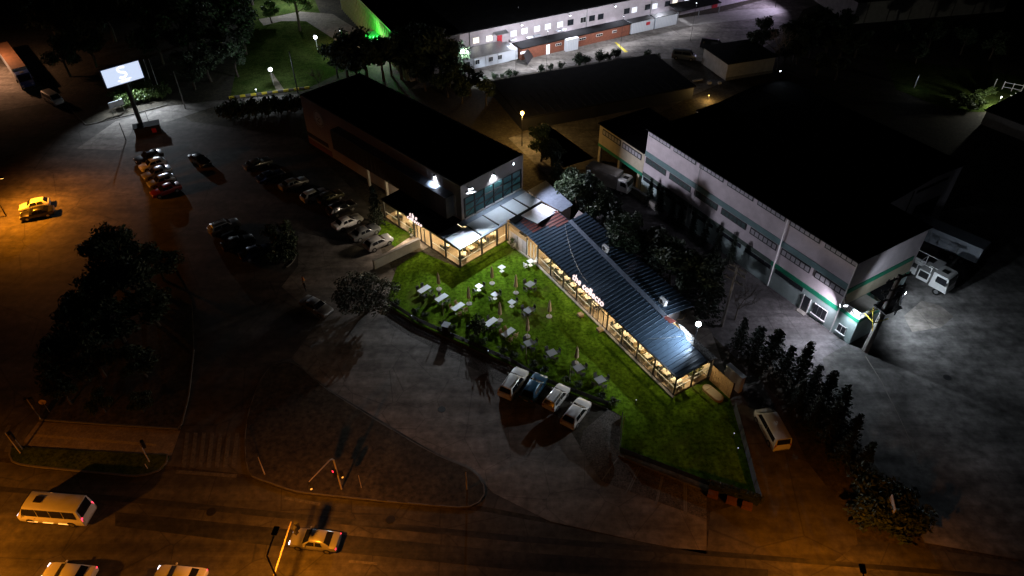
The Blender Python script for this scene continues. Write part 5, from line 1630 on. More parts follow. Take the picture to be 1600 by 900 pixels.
def fence_line(lbl, pts, h, m, post_every=2.4, name="boundary_fence"):
    t = thing(name, lbl, "fence", (pts[0].x, pts[0].y, 0))
    o = pts[0]
    for a, b in zip(pts, pts[1:]):
        d = b - a
        n = max(1, int(d.length / post_every))
        for k in range(n):
            p, q = a + d * (k / n) - o, a + d * ((k + 1) / n) - o
            c = (p + q) / 2
            ang = math.atan2(d.y, d.x)
            MB().box((p.x, p.y, h / 2), (.08, .08, h + .1), ang).obj("post", M_BLACK, t)
            L = (q - p).length
            for j in range(4):
                MB().box((c.x, c.y, .18 + j * (h - .2) / 3.4), (L - .1, .035, h / 5.5), ang).obj("slat", m, t)
    return t
fence_line("dark slatted fence between the lawn and the side lane", gp((1146, 640), (1160, 690), (1178, 760), (1186, 786)), 1.3, mat("slate_slat", (.06, .075, .11), .6, n=(2, .2)))
fence_line("low dark slatted fence along the lawn above the four parked cars", gp((606, 474), (651, 503), (800, 568), (851, 597), (951, 635)), .8, M_DARK, 3.0)
fence_line("low dark slatted fence along the lawn above the marked paver bays", gp((972, 652), (969, 706), (1104, 758)), .8, M_DARK, 3.0)
t = thing("clipped_hedge", "dark green boxed hedge at the lower tip of the lawn", "hedge", G(1106, 766), math.atan2(*(G(1184, 790) - G(1106, 766)).yx))
Lh = (G(1184, 790) - G(1106, 766)).length
MB().box((Lh / 2, .3, .5), (Lh, .7, 1.0)).obj("stems", M_LEAFC, t)
b = MB()
leaf_cloud(b, [(k * Lh / 11, .3, .75, .5, .9) for k in range(12)], 1500, .12, random)
b.obj("leaves", M_LEAFC, t)
for px, lbl in (((1113, 775), "brown crate under the hedge, the one nearest the paver bays"), ((1142, 785), "brown crate in the middle under the hedge"), ((1166, 793), "brown crate at the lane end of the hedge")):
    t = thing("wooden_crate", lbl, "crate", (*G(*px), 0), R(-20), "brown crates under the hedge")
    M_BOX = mat("brown_box", (.12, .05, .022), .8, n=(4, .25))
    MB().box((0, 0, .3), (.95, .6, .5)).obj("box_body", M_BOX, t)
    for z in (.12, .3, .48):
        MB().box((0, -.31, z), (1.0, .04, .12)).obj("board", M_BOX, t)
t = thing("waste_bin", "grey topped dark bin at the lawn fence casting a long shadow", "bin", (*G(698, 522), 0), R(-20))
MB().box((0, 0, .8), (.75, .75, 1.5)).obj("bin_body", M_DARK, t, bevel=.03)
MB().box((0, 0, 1.58), (.9, .9, .07)).obj("lid", M_TABLED, t)
# things beside the far sheds
for px, lbl, d3 in (((1090, 126), "pale plank lying by the amber shed", (2.2, .5, .2)), ((1108, 131), "small white crate on the ground by the amber shed", (.7, .6, .5)), ((1124, 131), "small grey crate on the ground by the amber shed", (.6, .6, .4)), ((1002, 128), "pale board leaning in the dark yard", (1.0, .3, 1.6))):
    tag(MB().box((0, 0, d3[2] / 2), d3).obj("yard_crate" if d3[0] < 1 else "plank_board", M_WALL, None, (*G(*px), .02), R(20), bevel=.02), lbl, "crate" if d3[0] < 1 else "board")
t = thing("white_gate", "white gate frame in the grass at the far right", "gate", (*G(1580, 142), 0), R(-30))
for x in (-1.6, 0, 1.6):
    MB().box((x, 0, .8), (.12, .12, 1.6)).obj("gate_post", M_STEELW, t)
for z in (.5, 1.4):
    MB().box((0, 0, z), (3.2, .08, .08)).obj("gate_rail", M_STEELW, t)
tag(MB().box((0, 0, .9), (.12, .12, 1.8)).obj("marker_post", M_STEELW, None, (*G(1552, 137), 0)), "single white post in the grass left of the gate frame", "post")
# patio litter behind the wing
tag(MB().path(smooth_pts([G3(1050, 488, .06), G3(1058, 482, .06), G3(1064, 490, .06), G3(1056, 497, .06), G3(1066, 499, .08), G3(1072, 490, .06)], 5, False), .05, 6).obj("hose_coil", M_RATTAN, None), "brown hose coiled on the patio behind the ridge", "hose")
# people on the drive
def person(p, rz, lbl, top, seed=0):
    t = thing("person", lbl, "person", (p[0], p[1], .016), rz)
    J = {'pel': (0, 0, .95), 'che': (0, 0, 1.35), 'nek': (0, .0, 1.5), 'hed': (.02, 0, 1.64), 'top': (.01, 0, 1.73),
         'hl': (0, .10, .90), 'kl': (.05, .11, .50), 'al': (-.02, .11, .08), 'tl': (.13, .12, .04), 'hr': (0, -.10, .90), 'kr': (.02, -.11, .50), 'ar': (-.08, -.11, .08), 'tr': (.08, -.12, .04),
         'sl': (0, .19, 1.42), 'el': (-.02, .26, 1.14), 'wl': (.06, .27, .90), 'fl': (.09, .26, .80), 'sr': (0, -.19, 1.42), 'er': (.02, -.26, 1.15), 'wr': (.22, -.22, 1.05), 'fr': (.31, -.2, 1.06)}
    E = [('pel', 'che'), ('che', 'nek'), ('nek', 'hed'), ('hed', 'top'), ('pel', 'hl'), ('hl', 'kl'), ('kl', 'al'), ('al', 'tl'), ('pel', 'hr'), ('hr', 'kr'), ('kr', 'ar'), ('ar', 'tr'), ('che', 'sl'), ('sl', 'el'), ('el', 'wl'), ('wl', 'fl'), ('che', 'sr'), ('sr', 'er'), ('er', 'wr'), ('wr', 'fr')]
    Rd = {'pel': .15, 'che': .17, 'nek': .06, 'hed': .10, 'top': .07, 'h': .09, 'k': .065, 'a': .045, 't': .04, 's': .075, 'e': .05, 'w': .035, 'f': .03}
    ks = list(J)
    for d in 'lr':
        for i in range(4):
            k = 'q%d%s' % (i, d)
            b = Vector(J['f' + d])
            J[k] = tuple(b + Vector((.05 + .01 * (i % 2), (i - 1.5) * .018, -.06 if d == 'l' else -.01)))
            E.append(('f' + d, k))
            Rd['q'] = .009
        J['q4' + d] = tuple(Vector(J['w' + d]) + Vector((.06, .04 if d == 'r' else -.04, -.02)))
        E.append(('w' + d, 'q4' + d))
    ks = list(J)
    me = bpy.data.meshes.new("body")
    me.from_pydata([J[k] for k in ks], [(ks.index(a), ks.index(b)) for a, b in E], [])
    o = bpy.data.objects.new("body", me)
    COL.objects.link(o)
    md = o.modifiers.new("skin", 'SKIN')
    for i, k in enumerate(ks):
        r = Rd.get(k, Rd.get(k[0], .05))
        sv = me.skin_vertices[0].data[i]
        sv.radius = (r * 1.0, r * (1.0))
        sv.use_root = (k == 'pel')
    o.modifiers.new("sub", 'SUBSURF').levels = 1
    bpy.context.view_layer.update()
    m2 = bpy.data.meshes.new_from_object(o.evaluated_get(bpy.context.evaluated_depsgraph_get()))
    bpy.data.objects.remove(o)
    m2.name = "body"
    m2.materials.clear()
    for m in (M_SKIN, top, M_CLOTHD, M_BLACK):
        m2.materials.append(m)
    for f in m2.polygons:
        c = f.center
        arm = abs(c.y) > .2 and c.z > .75
        f.material_index = 0 if c.z > 1.52 or (arm and (c.z < .92 or c.x > .17)) else 1 if c.z > .92 or arm else 2 if c.z > .1 else 3
        f.use_smooth = True
    link("body", m2, t)
    MB().lathe([(.105, 0), (.115, .06), (.09, .12), (.03, .145)], 10, (0, 0, 1.64)).obj("hair", M_BLACK, t)
    MB().box((.125, 0, 1.63), (.03, .025, .04)).obj("nose", M_SKIN, t)
    for s in (.035, -.035):
        MB().box((.108, s, 1.665), (.012, .022, .012)).obj("eye", M_BLACK, t)
    MB().box((.105, 0, 1.585), (.012, .045, .01)).obj("mouth", M_RED, t)
    for s in (.1, -.1):
        MB().box((.01, s, 1.64), (.04, .02, .06)).obj("ear", M_SKIN, t)
person(G(476, 447), R(40), "person in an orange jacket standing on the drive above the lone saloon", M_CLOTHO)
person(G(478, 455), R(-140), "person in dark clothes standing close beside the lone saloon", M_CHAIR)

# ------------------------------------------------------------------ poles, signs and lamps (a lamp's light sits in its own head)
def pole_lamp(lbl, base, h, head_px, power, col, lens, arm=None, kind='POINT', aim=None, size=150, group=None, name="lamp_post", r=.07, head=.45, cat="street lamp", rad=.2, globe=0):
    """post on the ground with an arm and a lamp head; the lit lens faces down"""
    base = Vector(base)
    t = thing(name, lbl, cat, (base.x, base.y, 0), 0, group)
    a = Vector(arm) if arm else Vector((0, 0))
    MB().path([(0, 0, 0), (0, 0, h)], [r, r * .65], 8).obj("pole", M_BLACK, t)
    if a.length > .05:
        MB().path([(0, 0, h), (a.x, a.y, h + .25)], r * .55, 6).obj("arm", M_BLACK, t)
    MB().box((a.x, a.y, h + .28), (head, head * .6, .12), math.atan2(a.y, a.x) if a.length > .05 else 0).obj("head", M_BLACK, t)
    MB().box((a.x, a.y, h + .205), (head * .8, head * .45, .05), math.atan2(a.y, a.x) if a.length > .05 else 0).obj("lens", lens, t)
    if globe:
        MB().lathe([(globe * .3, -globe), (globe * .8, -globe * .6), (globe, 0), (globe * .8, globe * .6), (globe * .3, globe)], 14, (a.x, a.y, h + .35)).obj("globe", lens, t)
    if kind == 'SPOT':
        lamp("lamp_light", 'SPOT', (base.x + a.x, base.y + a.y, h + .08 - globe), power, col, t, rad, aim, size)
    else:
        lamp("lamp_light", 'POINT', (base.x + a.x, base.y + a.y, h - globe * 1.2), power, col, t, rad)
    return t
def flood(lbl, p, power, col, aim, size=150, lens=None, back=None, blend=.5, rad=.15, sz=.4, group=None):
    """wall floodlight: bracket, tilted housing, lit lens"""
    p = Vector(p)
    t = thing("floodlight", lbl, "floodlight", p, 0, group)
    d = (Vector(aim) - p).normalized()
    q = d.to_track_quat('X', 'Z').to_euler()
    h = MB().box((0, 0, 0), (.18, sz, sz * .8)).obj("housing", M_BLACK, t, bevel=.02)
    h.rotation_euler = q
    l = MB().box((.11, 0, 0), (.06, sz * .9, sz * .7)).obj("lens", lens or M_LAMPW, t)
    l.rotation_euler = q
    if back is not None:
        MB().path([(0, 0, 0), Vector(back) - p], .04, 5).obj("bracket", M_BLACK, t)
    lamp("flood_light", 'SPOT', p + d * .2, power, col, t, rad, aim, size, blend)
    return t
# hall: corner flood over the lawn, two wall washers
c = PG.w(-4.41, 4.47)
fp = Vector(PG.w(-3.75, 5.7, 8.35))
flood("glaring floodlight on the hall corner over the pergola", fp, 14000, COOL, (*PG.w(4.5, 1.5), 0), 154, back=(*PG.w(-4.4, 5.6), 8.4), rad=.12, sz=.65, blend=1.0)
vz = thing("added_baffle", "dark visor plate below the glaring corner floodlight of the hall", "baffle", (fp.x, fp.y, fp.z), math.atan2(*(PG.w(5.5, 1.5) - PG.w(-3.75, 5.7)).yx))  # added plate that keeps the flood's light off the pergola panels
MB().box((.17, 0, -.5), (.50, 1.6, .03)).obj("plate", M_DARK, vz)
for s_ in (-.8, .8):
    MB().path([(-.3, s_ * .4, .1), (0, s_, -.49)], .025, 5).obj("bracket", M_BLACK, vz)
flood("wall washer on the hall's glazed face", PG.w(-4.2, 10.5, 8.35), 1500, COOL, (*PG.w(-4.2, 10.5), 3), 110, back=(*PG.w(-4.4, 10.5), 8.4), sz=.35)
flood("wall washer above the dark cladding box", PG.w(-9.7, 4.3, 8.4), 900, COOL, (*PG.w(-9.7, 4.3), 3), 100, back=(*PG.w(-9.7, 4.47), 8.45), sz=.35)
flood("small floodlight under the hall parapet facing the warehouse", PG.w(-4.15, 14.2, 8.45), 13500, (.86, .86, 1.0), (*WH.w(-17, 0), 6.5), 110, back=(*PG.w(-4.4, 14.2), 8.5), sz=.3, rad=.35)
# ceiling lights behind the glass
def ceiling_lamp(p, lbl, power, g):
    t = thing("ceiling_lamp", lbl, "lamp", p, 0, g)
    MB().path([(0, 0, 0), (0, 0, .32)], .012, 5).obj("cord", M_BLACK, t)
    MB().lathe([(.22, -.06), (.2, .02), (.05, .1)], 12).obj("lamp_shade", M_BLACK, t)
    MB().lathe([(.05, -.1), (.08, -.05), (.05, 0)], 8).obj("bulb", M_WINLITW, t)
    lamp("ceiling_light", 'POINT', Vector(p) + Vector((0, 0, -.22)), power, WARM, t, .14)
for i, x in enumerate((1.8, 5.0, 8.0, 11.0, 14.2, 17.2, 20.2, 23.0, 26.2)):
    ceiling_lamp(WF.w(x, 2.5, 2.55), "warm pendant lamp inside the long wing, %s from the pergola" % ORD[i], 430, "pendant lamps in the wing")
ceiling_lamp(WF.w(-2.5, 1.2, 2.6), "warm pendant lamp hanging inside the white-walled link", 330, "pendant lamps in the wing")
for x, y, w_ in ((-1.8, 2.2, "behind its lawn corner"), (-1.8, 5.6, "midway along its lawn front"), (-1.8, 8.2, "next to the white entrance wall"), (-5.2, 2.2, "second bay round the corner"), (-8.6, 2.2, "behind the entrance door"), (-12.0, 2.2, "left of the entrance door"), (-15.2, 2.2, "at its far car park end")):
    ceiling_lamp(PG.w(x, y, 2.6), "warm pendant lamp inside the glass pergola " + w_, 420, "pendant lamps in the pergola")
flood("floodlight on the loading canopy aimed past the white lorry", WH.w(2.7, 8.0, 4.6), 2600, COOL, (*WH.w(12, 14), 0), 175, back=(*WH.w(2.4, 8.0), 3.8), sz=.35)
# lamp behind the wing's end
b = G(1086, 540)
hp = G(1091, 508, 6.5)
pole_lamp("bright white lamp on a tall post behind the wing's end", hp, 6.3, None, 6500, COOL, M_LAMPW, head=.3, globe=.3, rad=.12, kind='SPOT', aim=(*WF.w(19, -1), 2.5), size=140)
# warehouse corner flood and yard pole
flood("floodlight low on the warehouse corner by the annex terrace", WH.w(.9, -.75, 5.3), 2500, COOL, (*WH.w(10, -7), 0), 178, back=(*WH.w(.0, .3), 5.4), rad=.12, sz=.4)
flood("added second floodlight on the warehouse corner turned along the lane", WH.w(.5, -.9, 5.0), 2600, (.92, .88, 1.0), (*WH.w(-7, -8), 0), 165, back=(*WH.w(.0, .1), 5.1), rad=.12, sz=.3)  # added spot: carries the corner flood's light round to the lane
up = G(1352, 548)
t = thing("utility_pole", "thick concrete utility pole with crossarms and a yellow railed platform in the yard", "utility pole", (up.x, up.y, 0))
MB().path([(0, 0, 0), (0, 0, 11.6)], [.42, .24], 8).obj("pole", M_CONCP, t)
va = WH.e
def ub(c, d, rz, nm, m, p=t):
    return MB().box(c, d, rz).obj(nm, m, p)
for z in (8.2, 9.6, 11.2):
    ub((0, 0, z), (3.6, .16, .18), R(25), "crossarm", M_BLACK)
    for k in (-1.6, -.8, .8, 1.6):
        MB().lathe([(.06, 0), (.1, .1), (.05, .3)], 7, (k * math.cos(R(25)), k * math.sin(R(25)), z + .1)).obj("insulator", M_BLACK, t)
pf = ub((.6, .5, 6.6), (2.6, 1.8, .14), R(25), "platform", M_BLACK)
tr_ = MB().lathe([(.5, 0), (.55, .2), (.55, 1.2), (.45, 1.4)], 10, (.7, .6, 6.7)).obj("transformer", M_STEEL, t)
for s in (-1, 1):
    MB().path([(-.9, s * .9 + .2, 5.2), (.9, s * .9 + .9, 5.2)], .06, 6).obj("rail", M_YELL, t)
MB().path([(-1.0, -.6, 5.2), (-1.4, .9, 5.2)], .06, 6).obj("rail", M_YELL, t)
MB().path([(-.5, -.4, 3.6), (-1.0, .5, 6.5)], .05, 6).obj("brace", M_YELL, t)
for a in (20, 100):
    MB().path([(0, 0, 7.5), (1.6 * math.cos(R(a)), 1.6 * math.sin(R(a)), 8.2)], .05, 5).obj("brace", M_BLACK, t)
q = G3(1423, 453, 7.6)
flood("floodlight on the utility pole aimed at the white lorry", (up.x + 1.7, up.y + 1.2, 8.0), 500, COOL, (57, 73, 0), 160, back=(up.x, up.y, 8.1), sz=.4)
up2 = G(1127.5, 510)
t = thing("utility_pole", "dark utility pole with crossarms behind the blue roofed wing", "utility pole", (up2.x, up2.y, 0))
MB().path([(0, 0, 0), (0, 0, 9.6)], [.2, .13], 8).obj("pole", M_CONCP, t)
for z in (7.4, 8.6, 9.3):
    MB().box((0, 0, z), (2.6, .12, .14), R(-50)).obj("crossarm", M_BLACK, t)
    for k in (-1.1, -.4, .4, 1.1):
        MB().lathe([(.06, 0), (.09, .1), (.05, .28)], 7, (k * math.cos(R(-50)), k * math.sin(R(-50)), z + .08)).obj("insulator", M_BLACK, t)
def slim_pole(px, h, lbl, r=.08, m=None, arms=0, name="utility_pole", cat="pole"):
    p = G(*px)
    t = thing(name, lbl, cat, (p.x, p.y, 0))
    MB().path([(0, 0, 0), (0, 0, h)], [r, r * .6], 8).obj("pole", m or M_CONCP, t)
    MB().lathe([(r * .7, 0), (r, .06), (r * .3, .14)], 8, (0, 0, h)).obj("cap", M_BLACK, t)
    for k in range(arms):
        MB().box((0, 0, h - .4 - .7 * k), (1.6, .1, .1), R(30)).obj("crossarm", M_BLACK, t)
    return t
slim_pole((466, 147), 8.3, "slim leaning pole in front of the park lawn by the hall", .14, M_BLACK)
slim_pole((290, 170), 7.2, "dark utility pole between the billboard and the hedge", .12, None, 1)
slim_pole((1070, 352), 5.5, "thin street pole on the lane before the warehouse", .06, M_STEEL)
slim_pole((1008, 400), 3.6, "short post at the edge of the trees behind the wing", .05, M_STEEL)
slim_pole((810, 57), 6.5, "tall white mast standing on the roof edge of the brick block", .07, M_STEELW, 0, "mast", "mast")
slim_pole((917, 30), 6.0, "dark mast beside the long white block", .08, M_STEEL, 1, "mast", "mast")
slim_pole((806, 118), 5.0, "thin post at the yard edge near the stair canopy", .04, M_BLACK)
slim_pole((235, 197), 2.6, "thin dark post right of the billboard's pole", .06, M_BLACK, 0, "sign_post", "post")
slim_pole((197, 219), 3.2, "dark post on the roadside left of the billboard's pole", .09, M_BLACK, 0, "sign_post", "post")
for (px, h, l) in (((231, 141), 4.5, "flagpole nearest the billboard's edge"), ((240, 139), 6.0, "middle flagpole beyond the hedge"), ((248, 138), 6.0, "flagpole farthest from the billboard")):
    p = G(*px)
    t = thing("flagpole", l, "flagpole", (p.x, p.y, 0), 0, "flagpoles behind the lit shrubs")
    MB().path([(0, 0, 0), (0, 0, h)], [.06, .035], 7).obj("pole", M_STEELW, t)
    MB().add([(0, .02, h), (0, .02, h - 2.2), (.25, .08, h - 2.3), (.32, .1, h - .3), (0, -.02, h), (0, -.02, h - 2.2), (.25, .04, h - 2.3), (.32, .06, h - .3)], [(0, 1, 2, 3), (7, 6, 5, 4), (0, 4, 5, 1), (1, 5, 6, 2), (2, 6, 7, 3), (3, 7, 4, 0)]).obj("flag", M_CLOTHD, t)
# billboard
bb0, bb1 = G(168, 138, 8.3), G(225, 121, 8.3)
d = bb1 - bb0
Lb = d.length
ang = math.atan2(d.y, d.x)
t = thing("billboard", "glowing white led billboard on a dark column with a pale s-shaped emblem", "billboard", (*((bb0 + bb1) / 2), 0), ang)
pb = G(223.7, 200.8)
MB().path([(0, .35, 0), (0, .35, 8.3)], [.42, .36], 10).obj("column", M_BLACK, t)
MB().box((0, .35, 9.8), (Lb + .35, .5, 3.3)).obj("frame", mat("billboard_frame", (.01, .015, .06), .5, n=(2, .1)), t)
scn = MB().box((0, .06, 9.8), (Lb, .12, 2.98)).obj("screen", M_SCREEN, t)
sp_ = [(.55, 10.95), (-.1, 11.1), (-.6, 10.8), (-.35, 10.35), (.3, 10.1), (.55, 9.7), (.1, 9.35), (-.65, 9.4)]
sb = MB()
q = smooth_pts([Vector((x, -.02, z)) for x, z in sp_], 4, False)
for a, b_ in zip(q, q[1:]):
    dd = (b_ - a)
    sb.box(((a.x + b_.x) / 2, -.02, (a.z + b_.z) / 2), (dd.length + .1, .02, .3), 0, 0, -math.atan2(dd.z, dd.x))
sb.obj("emblem", M_SCRLOGO, scn)
for k, w in ((8.92, 2.2), (8.6, 1.6)):
    MB().box((0, -.015, k), (w, .02, .16)).obj("caption_bar", M_SCRLOGO, scn)
nm = G(187, 177)
t = thing("notice_board", "small pale notice board on a post left of the billboard column", "sign", (nm.x, nm.y, 0), ang)
MB().box((0, 0, 1.9), (2.6, .12, 1.1)).obj("board", M_WHITEP, t)
for s in (-1, 1):
    MB().box((s * 1.0, .1, .9), (.1, .1, 1.8)).obj("post", M_STEEL, t)
pole_lamp("white lamp hidden behind the billboard over the lit shrubs", G(214, 160), 6.6, None, 15000, COOL, M_LAMPW, head=.5, kind='SPOT', aim=(*G(216, 182), 0), size=105)
t = thing("dark_kiosk", "low dark box at the foot of the billboard column", "kiosk", (*G(233, 208), 0), R(25))
MB().box((0, 0, .8), (4.2, 2.0, 1.6)).obj("box_body", M_DARK, t)
MB().box((0, 0, 1.66), (4.4, 2.2, .1)).obj("lid", M_ROOFBLK, t)
MB().box((1.0, -1.02, .8), (.7, .05, .8)).obj("red_panel", M_RED, t)
# sodium street lamps
def sodium(lbl, base, armv, power, h=8.6, col=SODIUM, **k):
    return pole_lamp(lbl, base, h, None, power, col, M_LAMPO, arm=armv, group="sodium street lamps", r=.11, head=.75, kind='SPOT', aim=k.pop('aim', (base[0] + armv[0], base[1] + armv[1], 0)), size=168, **k)
hd = G(430, 828, 9.0)
kn = G(417, 868, 8.6)
sodium("bent black street lamp over the lower road by the signal gantry", kn, (hd.x - kn.x, hd.y - kn.y), 6300)
sodium("street lamp below the minibus beyond the lower edge", (kn.x - 33, kn.y - 5.0), (.4, 2.4), 17000)
sodium("street lamp lighting the lower right road bend", (27.0, 25.5), (.3, 2.0), 5500, 7.5)
s0 = G(2, 278, 6.4)
sodium("sodium lamp glaring at the left edge over the orange parked cars", (s0.x - 2.0, s0.y - .4), (2.0, .4), 13000, 6.2, aim=(s0.x + 1.5, s0.y, 0))
sodium("sodium lamp on the upper left street past the blue lorry", G(-25, 120), (3, -1.0), 5500, 8.5, col=(1.0, .5, .26))
t = pole_lamp("amber lamp on a post beside the tree behind the hall", G(816, 178, 6.0), 5.8, None, 3200, (1.0, .58, .16), M_LAMPO, head=.55, globe=.32)
pole_lamp("low amber lamp beside the shed behind the warehouse roof", G(1106, 158), 1.0, None, 420, (1.0, .62, .2), M_LAMPO, head=.3)
# white yard lights on the long block, purple-white lamp by the ramp
for k, (x, pw) in enumerate(((-.3, 2500), (16.0, 4500), (28.0, 4500), (40.0, 3000), (53, 3000))):
    flood("wall light under the eave of the long white block, %s from the left" % ORD[k], TF.w(x, 3.2, 5.75), pw, (.86, .88, 1.0), (*TF.w(x, -1.5), 0), 135, back=(*TF.w(x, 4.3), 5.8), sz=.3, group="wall lights of the white block")
pole_lamp("white yard lamp hidden behind the tall tree by the site office", TF.w(-3.0, -8.0), 7.5, None, 15000, COOL, M_LAMPW, head=.3, kind='SPOT', aim=(*TF.w(6, 0), 1), size=120)
for x_, y_, pw_, l_ in ((15.5, -8.0, 8500, "yard lamp on a thin mast opposite the stair canopy"), (33.5, -8.5, 7000, "yard lamp on a thin mast by the yellow yard line"), (52, -9.5, 3200, "yard lamp on a thin mast opposite the white containers")):
    pole_lamp(l_, TF.w(x_, y_), 8.0, None, pw_, (.9, .92, 1.0), M_LAMPW, head=.22, r=.04, kind='SPOT', aim=(*TF.w(x_, 4.2), 3.2), size=150)
flood("white light at the corner of the site office", TF.w(-1.2, 2.4, 2.9), 900, COOL, (*TF.w(-3.0, -4), 0), 160, sz=.3)
pole_lamp("violet-white yard lamp at the end of the white block", TF.w(84, -3), 7.0, None, 6000, (.74, .66, 1.0), M_LAMPW, head=.5, kind='SPOT', aim=(*TF.w(76, 0), 0), size=140)
# park lamps
def park_lamp(px, h, power, lbl):
    p = G(*px)
    t = thing("park_lamp", lbl, "lamp", (p.x, p.y, 0), 0, "park lamps")
    MB().path([(0, 0, 0), (0, 0, h)], [.07, .05], 8).obj("pole", M_STEELW, t)
    MB().lathe([(.14, 0), (.34, .12), (.36, .5), (.2, .66)], 12, (0, 0, h)).obj("globe", M_LAMPW, t)
    MB().lathe([(.3, 0), (.1, .12)], 12, (0, 0, h + .66)).obj("cap", M_BLACK, t)
    lamp("park_light", 'POINT', (p.x, p.y, h + 1.1), power, COOL, t, .2)
park_lamp((428, 133), 2.9, 900, "glowing park lamp on its white post beside the footpath")
park_lamp((497, 82), 3.0, 300, "glowing park lamp out on the dark lawn")
pole_lamp("tall park floodlight lighting the path and the tree top", G(452, 10), 6.5, None, 5200, COOL, M_LAMPW)
pole_lamp("low white lamp on the service road behind the dark hedge", G(405, 161), 2.6, None, 420, COOL, M_LAMPW, head=.25)
park_lamp((520, 90), 1.6, 60, "low faint park lamp beside the dark conifers")
# finned hall: green lamp, display light
gl = GB.w(14.8, 2.2, 4.1)
t = thing("spotlight", "green spotlight on the canopy of the finned hall", "spotlight", gl)
MB().box((0, 0, 0), (.5, .5, .35)).obj("housing", M_BLACK, t)
MB().box((0, 0, .22), (.44, .44, .1)).obj("lens", mat("green_lens", (.1, .8, .2), .4, emit=(.15, 1, .2), es=12, n=(5, .02)), t)
lamp("green_light", 'POINT', gl + Vector((0, 0, .7)), 1500, (.03, 1.0, .08), t, .15)
t = thing("display_light", "white light over the shop window of the finned hall", "light", GB.w(12, 1.9, 3.2))
MB().box((0, 0, .1), (.4, .3, .2)).obj("housing", M_BLACK, t)
MB().box((0, 0, -.03), (.36, .26, .06)).obj("lens", M_LAMPW, t)
lamp("display_lamp", 'POINT', GB.w(12, 1.9, 2.8), 900, (.92, .86, 1.0), t, .2)
pole_lamp("warm light grazing the fins of the dark hall", GB.w(24, 7), 3.2, None, 520, (1.0, .72, .30), M_LAMPW, head=.3)
pole_lamp("small lamp in the shrubs beside the finned hall", G(643, 96), 2.2, None, 160, COOL, M_LAMPW, head=.3)
# far right: lamp under the dark shed eave, ridge lamp of the warehouse
t = pole_lamp("small lamp under the eave of the dark shed at the far right", G(1556, 170), 2.2, None, 1300, (.95, .95, .8), M_LAMPW, head=.3)
p = G3(1217, 118, 11.2)
flood("small cold light at the far roof tip of the warehouse", p + Vector((.3, .8, .5)), 60, COOL, p + Vector((1.2, -1.2, -1.0)), 150, sz=.25)
t = thing("pale_sign", "white and blue sign panel standing in the dark scrub", "sign", (*G(1429, 136), 0), R(55))
MB().box((0, 0, 1.2), (1.0, .12, 2.4)).obj("board", M_WHITEP, t)
MB().box((0, -.07, 1.2), (1.0, .02, .5)).obj("stripe", P_BLUE, t)
MB().box((0, .12, .8), (.12, .1, 1.6)).obj("post", M_STEEL, t)
lamp("sign_light", 'POINT', (*(G(1429, 136) + Vector((-.8, -1.6))), 2.6), 30, COOL, t, .1)
# pale sign at the lower right bend
t = thing("road_sign", "tilted pale sign panel in the bushes at the lower right bend", "sign", (*G(1379, 813), 0), R(78))
MB().box((0, 0, 1.9), (1.7, .08, 2.4)).obj("board", M_WALL, t)
MB().box((-.6, .08, .6), (.09, .09, 1.4)).obj("post", M_STEEL, t)
MB().box((.6, .08, .6), (.09, .09, 1.4)).obj("post", M_STEEL, t)
# garden bollards along the lawn fence and lane
for px, lbl in (((644, 500), "small white garden light at the fence near the bushy tree"), ((763, 555), "small white garden light at the fence above the paver strip"), ((1145, 684), "small white garden light by the side lane fence"), ((1151, 707), "small white garden light low on the side lane fence"), ((993, 632), "small garden light on the dark grass near the wing's end")):
    p = G(*px)
    t = thing("garden_light", lbl, "garden light", (p.x, p.y, 0), 0, "garden lights of the lawn")
    MB().path([(0, 0, 0), (0, 0, .7)], .05, 6).obj("stem", M_BLACK, t)
    MB().lathe([(.03, 0), (.06, .03), (.06, .09), (.03, .12)], 8, (0, 0, .7)).obj("globe", mat("garden_globe", (.8, .8, .85), .4, emit=(.8, .88, 1), es=.5, n=(5, .02)), t)
# traffic signals
def signal_head(parent, c, rz, lit=None, back=True, face=M_BLACK):
    h = MB().box(c, (.28, .34, .95), rz).obj("signal_head", face, parent)
    v = Vector((math.cos(rz), math.sin(rz), 0))
    for k, z in enumerate((.3, 0, -.3)):
        p = Vector(c) + Vector((0, 0, z))
        m = M_REDL if (k == 0 and lit == 'red') else mat("amber_glow_lens", (.5, .25, .03), .4, emit=(1, .4, .06), es=1.4, n=(5, .02)) if (lit == 'amber' and k == 2) else M_DARK
        MB().tube(p + v * .12, p + v * .17, .1, n=10).obj("signal_lens", m, h)
    return h
def signal_post(px, h, lbl, heads, m=None, name="traffic_signal"):
    p = G(*px)
    t = thing(name, lbl, "traffic light", (p.x, p.y, .12))
    MB().path([(0, 0, 0), (0, 0, h)], .06, 7).obj("pole", m or M_POLEP, t)
    for dx, dy, z, rz, lit in heads:
        MB().path([(0, 0, z), (dx, dy, z)], .03, 5).obj("bracket", M_POLEP, t)
        signal_head(t, (dx, dy, z), rz, lit)
    return t
signal_post((64, 656), 3.3, "signal post with a red lamp at the corner of the tree island", [(.3, .05, 2.9, R(120), 'red'), (-.3, .1, 2.7, R(200), None)])
signal_post((32.5, 709), 3.3, "signal post on the west tip of the grass median", [(.35, 0, 2.7, R(20), None)])
signal_post((36, 703), 2.5, "shorter post beside the signal on the west tip of the median", [(-.25, .1, 2.2, R(150), None)])
signal_post((234, 722.5), 3.0, "signal post on the east part of the grass median", [(.28, .08, 2.8, R(30), None)])
t = thing("road_sign", "small sign on a short post beside the tree island corner", "sign", (*G(78, 645), .12), R(20))
MB().path([(0, 0, 0), (0, 0, 1.7)], .04, 6).obj("post", M_POLEP, t)
MB().tube((0, -.05, 1.75), (0, -.09, 1.75), .36, n=14).obj("sign_face", mat("sign_disc", (.5, .33, .12), .5, n=(4, .15)), t)
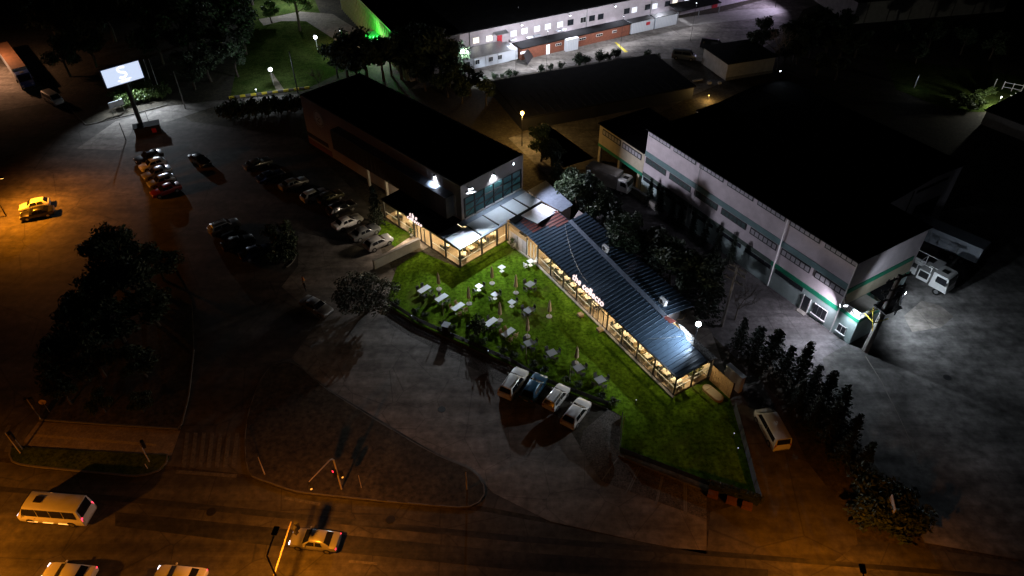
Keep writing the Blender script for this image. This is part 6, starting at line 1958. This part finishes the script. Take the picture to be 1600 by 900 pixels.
slim_pole((231, 733), .9, "short bollard stump beside the median signal", .05, M_POLEP, 0, "bollard", "bollard")
slim_pole((414, 742), 3.0, "thin pale post at the left edge of the grass island", .06, M_POLEP, 0, "sign_post", "post")
slim_pole((565, 763), 2.2, "thin dim post near the red signal", .04, M_POLEP, 0, "sign_post", "post")
slim_pole((730, 765), 3.0, "pale post standing at the island's eastern curve", .09, M_POLEP, 0, "sign_post", "post")
mp = G(534, 765)
t = thing("traffic_signal", "signal mast with a long arm and a red light on the grass island", "traffic light", (mp.x, mp.y, .12))
hm = 5.2
ea = G(484, 757, 5.0) - mp
MB().path([(0, 0, 0), (0, 0, hm - .5), Vector((ea.x * .06, ea.y * .06, hm - .12)), Vector((ea.x * .15, ea.y * .15, hm)), Vector((ea.x, ea.y, hm + .1))], [.09, .08, .07, .065, .045], 8).obj("mast", M_POLEP, t)
signal_head(t, (ea.x, ea.y, 4.65), R(-60), 'amber')
signal_head(t, (-.2, -.1, 2.9), R(230), 'red')
signal_head(t, (.35, .0, 2.4), R(-50), 'amber')
ge, gb = G(455, 816, 5.6), G(424, 912, 5.6)
t = thing("signal_gantry", "orange lit signal arm reaching over the road beside the silver saloon", "traffic light", (gb.x, gb.y, 0))
v = ge - gb
MB().path([(0, 0, 0), (0, 0, 5.4), Vector((v.x * .04, v.y * .04, 5.6)), Vector((v.x, v.y, 5.65))], [.12, .10, .09, .06], 8).obj("mast", mat("yellowed_mast", (.16, .13, .09), .5, n=(3, .15)), t)
e = v.normalized()
s_ = Vector((e.y, -e.x))
for k in (.1, .55):
    signal_head(t, (v.x + s_.x * .45 - e.x * k, v.y + s_.y * .45 - e.y * k, 5.3), R(60))
for px, lbl in (((330, 800), "round manhole cover in the lower road left of the gantry"), ((610, 812), "round manhole cover in the lower road past the silver saloon"), ((690, 640), "square drain cover in the concrete lot above the island"), ((1480, 590), "round manhole cover in the yard right of the utility pole")):
    p = G(*px)
    t = thing("manhole_cover", lbl, "manhole", (p.x, p.y, .018))
    MB().lathe([(.36, 0), (.36, .012)], 18).obj("cover", M_BLACK, t)
    MB().lathe([(.44, 0), (.44, .006)], 18).obj("rim", M_DARK, t)
